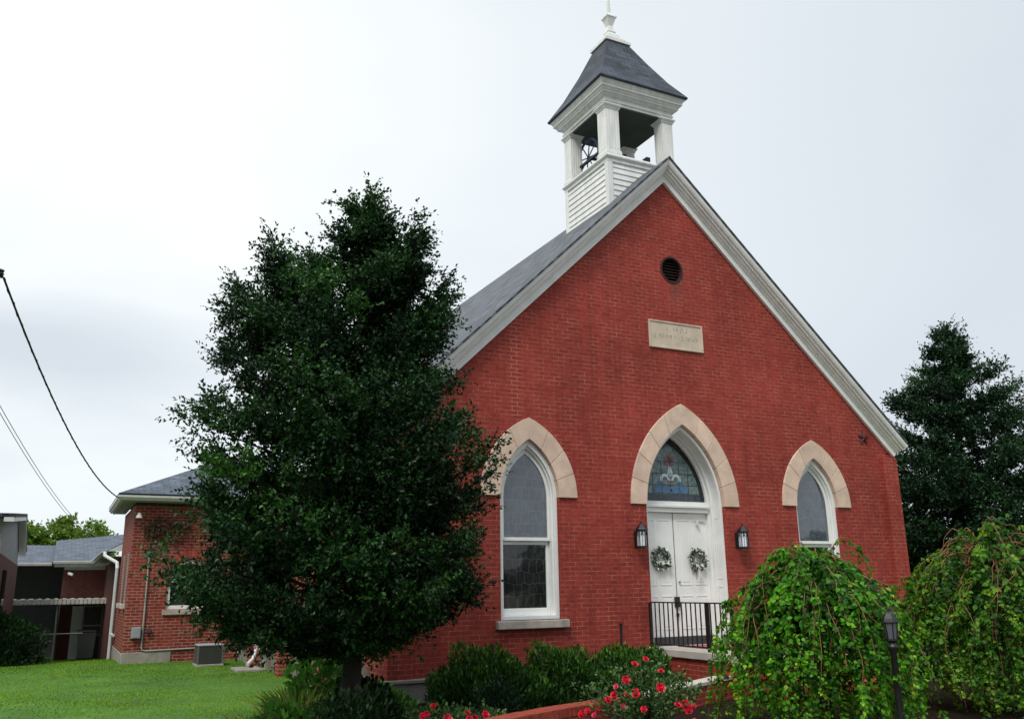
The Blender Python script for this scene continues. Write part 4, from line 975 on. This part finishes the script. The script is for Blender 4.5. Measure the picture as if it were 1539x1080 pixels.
bm = B(); tube(bm, [(0, 0, -.3), (0.02, 0, 3), (.05, 0, 5.62)], [.15, .13, .105], 12); obj('pole_shaft', bm, 'barkL', pole, True)
bm = B(); tube(bm, [(.12, .02, 5.17), (.17, .05, 5.185)], .014, 6); tube(bm, [(.19+.035*math.cos(t), .06, 5.185+.045*math.sin(t)) for t in np.linspace(0, 2*math.pi, 13)], .012, 6, False); lathe(bm, [(.02, -.035), (.034, -.02), (.022, 0), (.034, .02), (.02, .035)], .225, .06, 5.19, 10)
tube(bm, [(.21, .07, 5.17), (.24, .09, 5.14)], .02, 6)
obj('insulator_bracket', bm, 'cable', pole)

AC_S = .84
# air conditioner and small things along the nave wall
ac = thing('air_conditioner', 'grey square air conditioner unit on the lawn beside the brick wing', 'air conditioner', (-6.68, 9.35, -.66))
bm = B(); box(bm, -.36, .36, -.36, .36, 0, .06); obj('base_pad', bm, 'conc', ac, bevel=.01)
bm = B(); box(bm, -.31, .31, -.31, .31, .061, .56); obj('coil', bm, 'acd', ac, bevel=.02)
bm = B()
for sx in (-1, 1):
    for sy in (-1, 1): box(bm, sx*.315-.02, sx*.315+.02, sy*.315-.02, sy*.315+.02, .061, .56)
for k in range(22):
    z = .09+k*.0215; box(bm, -.318, .318, -.322, -.311, z, z+.006); box(bm, -.322, -.311, -.318, .318, z, z+.006)
obj('louver_cage', bm, 'acm', ac)
bm = B(); box(bm, -.34, .34, -.34, .34, .561, .61); obj('top_panel', bm, 'grey', ac, bevel=.02)
ac.scale = (AC_S, AC_S, AC_S*.93)
bm = B(); box(bm, -6.45, -5.92, 6.95, 7.75, -.66, -.60); tag(obj('splash_slab', bm, 'conc', bevel=.01), 'flat grey concrete slab lying on the grass by the nave wall', 'slab')
def dpipe(bm, pts, w_=.045):
    tube(bm, pts, w_, 8)
bm = B(); dpipe(bm, [(-5.86, 7.95, .05), (-5.90, 7.9, -.25), (-5.97, 7.8, -.45), (-6.12, 7.62, -.55)], .04)
tag(obj('drain_pipe', bm, 'gutter'), 'short white drain pipe spilling onto the concrete slab', 'pipe')
bm = B(); tube(bm, [(-5.85, 10.3, -.6), (-5.85, 10.3, 0.1)], .02, 6); tag(obj('gas_pipe', bm, 'gutter'), 'thin pale pipe rising by the nave wall near the air conditioner', 'pipe')

# ================================================================== REAR BUILDING
rear = thing('rear_building', 'low dark brick building with grey shingle roof behind the lawn', 'building', (0, 0, 0))
RB = -1.6
bm = B(); box(bm, -9.75, -7.9, 26.0, 26.3, RB, 2.05); box(bm, -8.28, -7.95, WYB+.05, 25.99, RB, 2.05); obj('brick_wall', bm, 'darkbrick', rear)
bm = B(); box(bm, -14, -9.76, 27.6, 27.9, RB, 2.05); box(bm, -9.78, -9.6, 26.31, 27.59, RB, 2.05); obj('recessed_wall', bm, 'edge', rear)
slab('roof', [(-14, 25.9, 2.13), (-9.95, 25.9, 2.13), (-9.95, 31, 3.0), (-14, 31, 3.0)], .05, 'slateW', rear)
slab('roof', [(-10.15, 25.5, 2.19), (-8.72, 25.5, 2.19), (-6.6, 28.6, 3.5), (-6.6, 31, 3.6), (-10.15, 31, 3.2)], .05, 'slateW', rear)
slab('roof', [(-8.72, 25.5, 2.19), (-8.72, 15.9, 2.19), (-7.0, 15.9, 3.15), (-6.6, 28.6, 3.5)], .05, 'slateW', rear)
bm = B(); gut(bm, (-10.15, 25.45, 2.18), (-8.78, 25.45, 2.18), (0, -1, 0)); gut(bm, (-8.75, 25.45, 2.18), (-8.75, 15.9, 2.18), (-1, 0, 0)); gut(bm, (-13.5, 25.86, 2.12), (-10.2, 25.86, 2.12), (0, -1, 0)); obj('gutter', bm, 'gutter', rear)
bm = B(); box(bm, -10.1, -8.74, 25.46, 25.48, 1.95, 2.10); box(bm, -9.75, -8.3, 25.85, 25.99, 1.85, 2.04); box(bm, -8.74, -8.29, 15.95, 25.4, 2.00, 2.02); obj('fascia', bm, 'gutterG', rear)
bm = B(); v = [bm.verts.new(p) for p in ((-8.74, 15.88, 2.16), (-7.0, 15.88, 2.16), (-7.0, 15.88, 3.08))]; w2 = [bm.verts.new((q.co.x, 15.93, q.co.z)) for q in v]; bm.faces.new(v); bm.faces.new(w2[::-1])
for i in range(3): bm.faces.new((v[i], w2[i], w2[(i+1) % 3], v[(i+1) % 3]))
obj('gable_end', bm, 'gutter', rear)
bm = B(); dpipe(bm, [(-8.80, 15.80, 2.12), (-8.80, 15.72, 2.02), (-8.50, 14.9, 1.80), (-8.49, 14.75, 1.65), (-8.50, 14.72, -.78)], .05); tube(bm, [(-8.50, 14.62, -.12), (-8.47, 14.0, -.12)], .04, 8); tube(bm, [(-8.80, 15.8, 2.16), (-8.80, 15.80, 2.12)], .05, 8)
obj('downspout', bm, 'gutter', rear)
# canopy on thin posts
bm = B(); nrib = 26
for k in range(nrib):
    x0 = -11.75+k*(3.55/nrib); box(bm, x0, x0+3.55/nrib-.02, 23.6+.02*(k % 2), 25.9, .72+.025*(k % 2), .77+.025*(k % 2)); box(bm, x0, x0+3.55/nrib-.03, 23.57, 23.61, .60, .79)
box(bm, -11.75, -8.32, 23.612, 23.64, .63, .72)
obj('canopy', bm, 'tin', rear)
for x in (-11.3, -9.85):
    bm = B(); tube(bm, [(x, 23.75, RB), (x, 23.75, 2.1 if x < -11 else .63)], .03, 6); obj('canopy_post', bm, 'gutterG', rear)
bm = B(); tube(bm, [(-10.7, 23.75, -.42), (-8.95, 23.75, -.42)], .025, 6); obj('hand_rail', bm, 'gutterG', rear)
bm = B(); box(bm, -9.32, -8.95, 25.93, 25.985, -1.45, .50); obj('white_door', bm, 'gutter', rear)
bm = B(); box(bm, -8.93, -8.86, 25.92, 25.99, -1.45, .55); box(bm, -8.22-.1, -8.29, 25.92, 25.99, -1.45, .55); box(bm, -9.36, -8.29, 25.92, 25.99, .551, .61); obj('door_surround', bm, 'gutterG', rear)
bm = B(); tube(bm, [(-9.6, 25.6, 1.72), (-9.45, 25.5, 1.66)], .05, 8); obj('flood_light', bm, 'gutter', rear)
bin_ = thing('trash_bin', 'dark wheeled bin standing by the screened door of the rear building', 'bin', (-8.78, 24.4, gz(0, 24.4)))
bm = B(); frus(bm, 0, 0, .26, .08, .32, 1.0); obj('bin_body', bm, 'acd', bin_, bevel=.03)
bm = B(); frus(bm, 0, 0, .34, 1.001, .30, 1.09); obj('bin_lid', bm, 'blk', bin_, bevel=.03)
for sx in (-1, 1):
    bm = B(); tube(bm, [(sx*.24-.03, .26, .09), (sx*.24+.03, .26, .09)], .09, 12); obj('wheel', bm, 'blk', bin_)
cart = thing('storm_door', 'open metal screen door frame standing at the rear building', 'door', (-8.62, 25.2, gz(0, 25.2)))
bm = B()
for q in ((-.36, -.31, 0, 1.95), (.31, .36, 0, 1.95)): box(bm, q[0], q[1], -.02, .02, q[2], q[3])
for z in (0, .85, 1.2, 1.9): box(bm, -.309, .309, -.02, .02, z, z+.05)
obj('screen_frame', bm, 'grey', cart)
bm = B(); box(bm, -.30, .30, -.004, .004, .05, 1.9); obj('screen_mesh', bm, 'acd', cart)

# left neighbour: dark lower walls with a pale sided gable above
nb = thing('neighbour_house', 'dark house with pale grey gable at the left edge', 'house', (0, 0, 0))
HX = -11.25
bm = B(); box(bm, -17.5, HX, 12.3, 23.4, RB, 1.95); obj('brick_wall', bm, 'darkbrick', nb)
bm = B(); prism(bm, [(12.3, 1.951), (23.4, 1.951), (23.4, 2.50), (20.0, 3.38), (12.3, 2.82)], [], -17.4, HX-.03, True); obj('gable_wall', bm, 'siding', nb)
slab('roof', [(HX+.22, 12.0, 2.90), (HX+.22, 20.05, 3.50), (-17.8, 20.05, 3.50), (-17.8, 12.0, 2.90)], .09, 'slateD', nb)
slab('roof', [(-17.8, 23.75, 2.51), (HX+.22, 23.75, 2.51), (HX+.22, 20.06, 3.50), (-17.8, 20.06, 3.50)], .09, 'slateD', nb)
bm = B(); prism(bm, [(12.0, 2.70), (20.03, 3.29), (20.03, 3.40), (12.0, 2.805)], [], HX-.02, HX+.20, True); prism(bm, [(20.04, 3.29), (23.77, 2.30), (23.77, 2.41), (20.04, 3.40)], [], HX-.02, HX+.20, True); obj('roof_trim', bm, 'gutter', nb)
bm = B(); box(bm, HX+.002, HX+.05, 14.0, 15.2, .2, 1.6); obj('window', bm, 'glassD', nb)

# ================================================================== LAMP POST
lp = thing('lamp_post', 'short black garden lamp post standing among the drooping leaves', 'lamp post', (-2.36, -6.22, GB))
bm = B(); lathe(bm, [(.075, 0), (.075, .04), (.045, .10), (.036, .16), (.034, .98), (.05, 1.0), (.05, 1.02), (.03, 1.03), (.03, 1.05)], 0, 0, 0, 14); obj('post', bm, 'iron', lp, True)
bm = B(); lathe(bm, [(.03, 1.05), (.055, 1.07), (.055, 1.085)], 0, 0, 0, 6); obj('lantern_base', bm, 'iron', lp)
bm = B(); lathe(bm, [(.048, 1.086), (.066, 1.24)], 0, 0, 0, 6); obj('lantern_glass', bm, 'lampglassD', lp)
bm = B()
for k in range(6):
    t = k*math.pi/3; tube(bm, [(.052*math.cos(t), .052*math.sin(t), 1.08), (.071*math.cos(t), .071*math.sin(t), 1.25)], .006, 5)
lathe(bm, [(.07, 1.241), (.088, 1.25), (.075, 1.285), (.045, 1.335), (.02, 1.35), (.018, 1.385), (.004, 1.40)], 0, 0, 0, 6)
obj('lantern_cap', bm, 'iron', lp)

# ================================================================== TREES
holly_prof = [(.42, .8, .5), (.56, 1.5, 1.0), (.72, 2.0, 1.3), (.92, 2.2, 1.45), (1.2, 2.35, 1.42), (1.65, 2.2, 1.45), (2.05, 1.95, 1.6), (2.45, 1.98, 1.78), (2.7, 1.85, 1.7), (2.95, 1.85, 1.45), (3.3, 1.80, 1.2), (3.8, 1.62, 1.08), (4.3, 1.42, 1.0), (4.65, 1.15, .95), (5.0, .75, .6), (5.25, .40, .40), (5.5, .15, .25), (5.75, .08, .14), (5.85, .02, .05)]
conifer_tree('evergreen_tree', 'large dark evergreen tree standing before the left corner of the church', (-6.9, -2.5, GB), holly_prof, 'holly', 24, 175, 15, 8, 12, .052, top=5.9,
             peaks=((-1.18, 5.36, 4.5, 7), (.66, 5.55, 4.8, 7), (.06, 5.92, 5.1, 9), (-.75, 5.1, 4.5, 5), (-1.62, 4.75, 4.0, 4), (1.05, 4.75, 4.2, 4)))
far_prof = [(-.5, 2.2, 2.7), (1.5, 2.15, 2.6), (2.8, 2.1, 2.5), (4.05, 1.85, 2.2), (5.1, 1.6, 1.8), (5.8, 1.2, 1.5), (6.5, .45, .85), (6.9, .25, .4), (7.25, .05, .1)]
conifer_tree('evergreen_tree', 'dark evergreen tree rising behind the right corner of the church', (10.1, 1.75, GB), far_prof, 'holly2', 33, 240, 12, 7, 10, .075, top=7.25, r_trunk=.2, peaks=((.05, 7.3, 6.3, 8),), kx=1.25)

def weeping(label, loc, rad, top, m, n_st, seed, bare=.25):
    """weeping mulberry: stems arch over from a grafted head and hang to the ground"""
    global rng
    rng = np.random.default_rng(seed)
    T = thing('weeping_tree', label, 'tree', loc, 'weeping trees by the church walk')
    bm = B(); tube(bm, [(0, 0, -.1), (.05, .02, .6), (-.02, .05, top*.72), (0, 0, top*.80)], [.09, .07, .075, .06], 8); obj('trunk', bm, 'barkL', T, True)
    bs = B(); LP, LA, LT, LS = [], [], [], []
    for i in range(n_st):
        a = 2*np.pi*(i*.61803)+rng.normal(0, .3); u_ = rng.uniform(.08, 1.0); rr_ = rad*np.sqrt(u_)*rng.uniform(.80, 1.10); d = np.array([np.cos(a), np.sin(a)]); q = rr_/rad
        tw = a+rng.normal(0, .22); d2 = np.array([np.cos(tw), np.sin(tw)])
        hh = top*(1-.24*q*q)*(rng.uniform(.86, 1.03) if rng.random() > .1 else rng.uniform(1.03, 1.13)); rr_ *= 1 if rng.random() > .08 else 1.14
        zend = max(.03, (.70*rng.random()**1.6)*top*(.35+.65*q))
        p0 = np.array([0, 0, top*.74]); p1 = np.array([*(d*rr_*.42), hh*.98]); p2 = np.array([*(d*rr_*.80), hh*.88]); p3 = np.array([*(d2*rr_*1.0), hh*.55]); p4 = np.array([*(d2*rr_*1.02+rng.normal(0, .08, 2)), zend])
        ctl = np.array([p0, p1, p2, p3, p4]); s = np.linspace(0, 4, 26); pts_ = []
        for u in s:
            k = min(int(u), 3); t = u-k; pa = ctl[max(k-1, 0)]; pb = ctl[k]; pc = ctl[k+1]; pd = ctl[min(k+2, 4)]
            pts_.append(.5*((2*pb)+(-pa+pc)*t+(2*pa-5*pb+4*pc-pd)*t*t+(-pa+3*pb-3*pc+pd)*t**3))
        pts_ = np.array(pts_); pts_[1:] += np.cumsum(rng.normal(0, .011, (25, 3)), 0); pts_[:, 2] = np.maximum(pts_[:, 2], .02)
        if rng.random() < .45: tube(bs, pts_, list(np.linspace(.0085, .0025, 26)), 4, False)
        seg = np.linalg.norm(np.diff(pts_, axis=0), axis=1); cum = np.concatenate([[0], np.cumsum(seg)])
        start = cum[-1]*(bare*rng.uniform(.3, 1.6) if rng.random() > bare*.9 else rng.uniform(.45, .7)); n = int((cum[-1]-start)/.0165)
        # leaves come in bunches on short spurs
        nb_ = max(2, n//4); tb = rng.uniform(start, cum[-1], nb_); tpos = np.clip(np.repeat(tb, 4)+rng.normal(0, .022, nb_*4), start, cum[-1]); n = len(tpos)
        P = np.stack([np.interp(tpos, cum, pts_[:, j]) for j in range(3)], 1)
        o2 = np.array([d[0], d[1], 0]); sd_ = np.array([-d[1], d[0], 0])
        ax = sd_*rng.normal(0, .7, n)[:, None]+o2*rng.normal(.28, .35, n)[:, None]+np.array([0, 0, -.6])+rng.normal(0, .3, (n, 3))
        P = P+unit(ax+rng.normal(0, .5, (n, 3)))*rng.uniform(.005, .045, n)[:, None]
        br = rng.normal(0, .16); fr_ = (tpos-start)/(cum[-1]-start+1e-6)
        LP.append(P); LA.append(ax); LS.append(rng.uniform(.030, .088, n)*(1-.35*fr_)); LT.append(.38+br+np.repeat(rng.normal(0, .14, nb_), 4)+rng.normal(0, .11, n)+.30*fr_**4)
    LP = np.concatenate(LP); LA = np.concatenate(LA); LS = np.concatenate(LS); LT = np.concatenate(LT)
    obj('stem', bs, 'stem', T, True)
    up = unit(np.stack([LP[:, 0], LP[:, 1], np.full(len(LP), .55)], 1))
    leaf_mesh('foliage', LP, LA, LS, m, T, LT, .74, 1, up=up, jitter=.6)
    return T
weeping('leafy green weeping tree with bright leaves behind the lamp post', (-2.18, -5.05, GB), 1.18, 2.06, 'mulb', 330, 5, .16)
weeping('weeping tree with bare orange stems on its crown at the right edge', (.98, -5.0, GB), 1.40, 2.36, 'mulb2', 360, 8, .31)

# yellow-green trees far behind the rear building
def round_tree(label, loc, rx, h0, h1, seed):
    global rng
    rng = np.random.default_rng(seed)
    T = thing('broadleaf_tree', label, 'tree', loc, 'trees beyond the rear building')
    bm = B(); tube(bm, [(0, 0, 0), (.1, 0, h0), (0, 0, h1*.9)], [.22, .16, .04], 8)
    n = 150; v = unit(rng.normal(0, 1, (n, 3))); rr_ = rng.uniform(.45, 1, n); c = np.stack([v[:, 0]*rx*rr_, v[:, 1]*rx*rr_, (h0+h1)/2+v[:, 2]*(h1-h0)/2*rr_], 1)
    for k in range(0, n, 3): tube(bm, [(0, 0, h0*.9), tuple(c[k]*.6+np.array([0, 0, h0*.35])), tuple(c[k])], [.07, .04, .015], 5)
    obj('trunk', bm, 'bark', T, True)
    cc, d, l = shoots(c, v, .75, 9, .8, .2); P, ax, s = leaves_on(cc, d, l, 10, .24)
    leaf_mesh('crown', P, ax, s, 'yel', T, None, .6, 0, jitter=1)
round_tree('left of the two yellow green trees above the rear building roof', (-11.6, 46.0, -1.5), 1.7, 2.8, 6.5, 41)
round_tree('right of the two yellow green trees above the rear building roof', (-9.0, 47.0, -1.5), 2.0, 2.6, 6.6, 42)

# far woods all round the horizon: one mass
rng = np.random.default_rng(77)
n = 42000; a = rng.uniform(0, 2*np.pi, n); rr_ = 150+rng.uniform(0, 16, n); top_ = 7.0+1.8*np.sin(a*23)+1.4*np.sin(a*57+1)+.9*np.sin(a*131)
z = -1.5+(rng.random(n)**.7)*top_
P = np.stack([rr_*np.cos(a), rr_*np.sin(a), z], 1)
tag(leaf_mesh('distant_woods', P, rng.normal(0, 1, (n, 3))+np.array([0, 0, .5]), rng.uniform(1.0, 2.2, n), 'woods', None, None, .8, 0, jitter=1), 'far-off dark band of woods', None, None, 'stuff')

# ================================================================== SHRUBS
GH = 'evergreen bushes before the church front'
mound_bush('evergreen_bush', 'leftmost of three clipped evergreen bushes, under the arched window', (-4.55, -1.15, GB), .92, .72, .80, 'box', 10000, .075, 51, group=GH, tips=.45)
mound_bush('evergreen_bush', 'middle clipped evergreen bush, right of the arched window', (-3.30, -1.05, GB), .86, .66, .78, 'box', 8500, .075, 52, group=GH, tips=.4)
mound_bush('evergreen_bush', 'rightmost clipped evergreen bush, touching the porch side', (-2.05, -1.0, GB), .92, .66, .74, 'box', 9500, .075, 53, group=GH, tips=.4)
mound_bush('low_bush', 'small dark rounded bush in front of the leftmost evergreen', (-5.0, -2.5, GB), .36, .34, .55, 'bushD', 2200, .05, 54, .4, 0, .5)
mound_bush('dark_bush', 'big dark rounded bush at the left edge of the lawn', (-11.45, 13.4, -.72), 1.35, 1.2, 1.22, 'bushD', 11000, .09, 55, .5, 0, .5, tips=.5)
mound_bush('broad_leaf_shrub', 'pale green broad leaved shrub beside the dark tree trunk', (-6.62, -.2, GB), .48, .45, .95, 'shrub', 700, .12, 56, .15, 1, .7)
mound_bush('ground_plant', 'low green plant at the church corner foundation', (-5.95, -.9, GB), .42, .4, .36, 'shrub', 500, .10, 57, .3, 1, .7)
def lily(label, loc, n, seed, ln=.78, spread=.7):
    global rng
    rng = np.random.default_rng(seed)
    T = thing('strap_leaf_plant', label, 'plant', loc, 'strap leaved plants beside the trunk')
    a = rng.uniform(0, 2*np.pi, n); r_ = np.sqrt(rng.random(n))*.38
    P = np.stack([r_*np.cos(a), r_*np.sin(a), np.zeros(n)], 1)
    ax = np.stack([np.cos(a)*spread*rng.uniform(.2, 1.2, n), np.sin(a)*spread*rng.uniform(.2, 1.2, n), np.ones(n)], 1)
    leaf_mesh('foliage', P, ax, ln*rng.uniform(.6, 1.2, n), 'lily', T, rng.random(n)**1.5, .055, 2, up=np.stack([np.cos(a), np.sin(a), np.full(n, .3)], 1), jitter=.3)
mound_bush('leafy_shrub', 'low yellow green leafy shrub among the strap leaved plants', (-7.55, -2.5, GB), .5, .45, .42, 'shrub', 1100, .085, 58, .2, 1, .6)
mound_bush('leafy_shrub', 'dark rounded shrub hiding the base of the evergreen trunk', (-7.12, -3.35, GB), .50, .45, .62, 'bushD', 3000, .06, 60, .4, 0, .55)
mound_bush('leafy_shrub', 'dark broad leaved shrub between the evergreen trunk and the church corner', (-6.55, -1.9, GB), .5, .45, .60, 'bushD', 1500, .08, 59, .3, 1, .6)
lily('yellowish strap leaved plant nearest the lawn', (-7.85, -2.45, GB), 300, 61, .5)
lily('strap leaved plant in the middle of the clump', (-7.2, -1.95, GB), 300, 62, .5)
lily('strap leaved plant closest to the dark tree trunk', (-7.05, -.75, GB), 260, 63, .6)

def rose_bush(label, loc, rx, h, n_leaf, blooms, seed):
    global rng
    rng = np.random.default_rng(seed)
    T = thing('rose_bush', label, 'rose bush', loc, 'rose bushes by the garden wall')
    bm = B(); cs, ds = [], []
    ends = []
    for k in range(46):
        a = rng.uniform(0, 2*np.pi); r_ = rx*np.sqrt(rng.random()); hh = h*(1-.35*(r_/rx)**2)*rng.uniform(.7, 1.08)
        e = np.array([r_*np.cos(a), r_*np.sin(a), hh]); mid = e*np.array([.45, .45, .55])+np.array([0, 0, .05])
        tube(bm, [(0.1*np.cos(a)*.5, .05*np.sin(a), 0), tuple(mid), tuple(e)], [.009, .007, .004], 5); ends.append(e)
        for t in np.linspace(.25, 1, 9): q = (1-t)**2*np.zeros(3)+2*t*(1-t)*mid+t*t*e; cs.append(q); ds.append(np.array([np.cos(a), np.sin(a), .5]))
    obj('stem', bm, 'rstem', T, True)
    c, d, l = shoots(np.array(cs), np.array(ds), .13, 3, .9, .2); P, ax, s = leaves_on(c, d, l, max(2, n_leaf//len(c)), .045)
    leaf_mesh('foliage', P, ax, s, 'rosel', T, None, .62, 1, jitter=.8)
    def bloom_mesh(seed2):
        bm = B(); r2 = random.Random(seed2)
        for ringi, (nr, rad, tilt) in enumerate(((6, .040, .55), (5, .036, .95), (4, .030, 1.25))):
            for k in range(nr):
                a = 2*math.pi*(k+.5*ringi)/nr+r2.uniform(-.2, .2); d_ = Vector((math.cos(a), math.sin(a), 0)); s2 = Vector((-d_.y, d_.x, 0)); upv = Vector((0, 0, 1))
                ov = d_*math.cos(tilt)+upv*math.sin(tilt)
                p = [Vector((0, 0, .0)), ov*rad*.55-s2*rad*.5, ov*rad-s2*rad*.35+d_*rad*.15, ov*rad*1.08+d_*rad*.2, ov*rad+s2*rad*.35+d_*rad*.15, ov*rad*.55+s2*rad*.5]
                vv = [bm.verts.new(x+upv*.006*ringi) for x in p]
                for i in range(1, 5): bm.faces.new((vv[0], vv[i], vv[i+1]))
        lathe(bm, [(.004, -.014), (.011, -.006), (.013, .006), (.004, .022)], 0, 0, 0, 7)
        me = bpy.data.meshes.new('bloom'); bm.to_mesh(me); bm.free(); return me
    kinds = []
    for j in range(3):
        me = bloom_mesh(seed+j); me.materials.append(M['rose'] if j else M['rosep']); kinds.append(me)
    toward = np.array([CAM.x-loc[0], CAM.y-loc[1]]); toward /= np.linalg.norm(toward); sd_ = np.array([-toward[1], toward[0]])
    for (u, v_, z_, sc) in blooms:
        o = bpy.data.objects.new('bloom', kinds[0 if sc < .8 else 1+int(u*100) % 2]); C.objects.link(o); o.parent = T
        q = toward*v_+sd_*u; o.location = (q[0], q[1], z_); o.scale = (sc*.95,)*3
        tl = Vector((toward[0]*.9+rng.normal(0, .3), toward[1]*.9+rng.normal(0, .3), .7)); o.rotation_euler = tl.to_track_quat('Z', 'Y').to_euler()
    return T
# blooms: across (left +), toward the viewer, height, size
bl = [(.02, .30, .86, .9), (-.10, .22, .80, 1), (.18, .35, .74, .9), (-.20, .36, .66, 1.1), (.16, .45, .58, 1.35), (-.10, .48, .53, 1.3), (-.18, .42, .52, 1), (-.32, .40, .50, 1.25), (-.30, .44, .60, .75), (.42, .42, .42, 1.1), (.44, .44, .36, 1.1), (.50, .42, .40, .8), (.33, .46, .41, 1), (-.40, .38, .45, 1), (-.02, .52, .38, .9), (-.24, .52, .41, .7),
      (-.62, .32, .34, .85), (-.52, .36, .35, .8), (-.55, .36, .30, .75), (-.68, .30, .31, 1), (-.70, .28, .29, .9), (.50, .44, .26, .75), (.38, .52, .22, .8), (.22, .55, .24, .75), (.14, .55, .18, 1.1), (.48, .48, .16, .9), (-.42, .50, .12, 1.3), (-.20, .55, .10, 1.1), (-.28, .55, .12, .9)]
rose_bush('tall rose bush with many red blooms in front of the garden walls', (-4.02, -4.22, GB), .74, .80, 4200, bl, 71)
bl2 = [(.34, .2, .34, .9), (.36, .25, .28, 1.1), (.12, .32, .30, 1.4), (.08, .28, .24, 1.3), (-.02, .2, .42, .9), (-.10, .22, .34, 1), (-.14, .25, .33, .9), (-.06, .30, .18, 1), (.02, .35, .20, 1.1), (.28, .3, .2, 1)]
rose_bush('low rose bush with red blooms near the dark tree trunk', (-6.15, -3.3, GB), .40, .42, 1100, bl2, 72)
bl3 = [(.06, .25, .30, 1.1), (-.05, .22, .26, 1), (.10, .28, .20, 1), (-.12, .22, .16, .9)]
rose_bush('smallest rose bush with red blooms before the clipped bushes', (-5.62, -3.3, GB), .26, .32, 600, bl3, 73)

# ================================================================== GRASS
rng = np.random.default_rng(91)
n = 150000
xx = rng.uniform(-14.5, -5.7, n); yy = -5+22*rng.random(n)**1.25
dx_, dy_ = xx-CAM.x, yy-CAM.y; fw = dx_*F_.x+dy_*F_.y; rt = dx_*R_.x+dy_*R_.y
keep = (fw > 6) & (rt/fw > -.64) & (rt/fw < .05) & ~((yy < 1.6) & (xx > -7.2-.18*(yy-1)) & (yy > -6)) & ~((xx > -8.45) & (yy > 10.9)) & ~((xx > -5.72) & (yy > -.2)) & (yy < 20)
clump = np.sin(xx*2.3+1)*np.sin(yy*1.9)+np.sin(xx*5.1+yy*3.7)*.6
keep &= rng.random(n) < .72+.28*clump
xx, yy = xx[keep], yy[keep]; n = len(xx)
zz = np.array([gz(a, b)+.02*math.sin(a*.9+b*.4)*math.cos(b*.7) for a, b in zip(xx, yy)])
P = np.stack([xx, yy, zz-.005], 1)
tint = np.clip(.42+.16*(np.sin(xx*.9+2)*np.sin(yy*.7))+.12*np.sin(xx*2.9+yy*1.7)*np.sin(yy*2.3-xx)+rng.normal(0, .16, n)+(rng.random(n) < .03)*.5, 0, 1)
tag(leaf_mesh('grass', P, np.stack([rng.normal(0, .45, n), rng.normal(0, .45, n), np.ones(n)], 1), rng.uniform(.02, .048, n), 'grassb', None, tint, .28, 2, up=np.stack([rng.normal(0, 1, n), rng.normal(0, 1, n), np.zeros(n)+.2], 1), jitter=.2), 'short bright green lawn grass', None, None, 'stuff')

# set the origin of each large building at its base
for root in (church, wing, rear, nb):
    root.location.z = GB
    for ch in root.children: ch.location.z = -GB
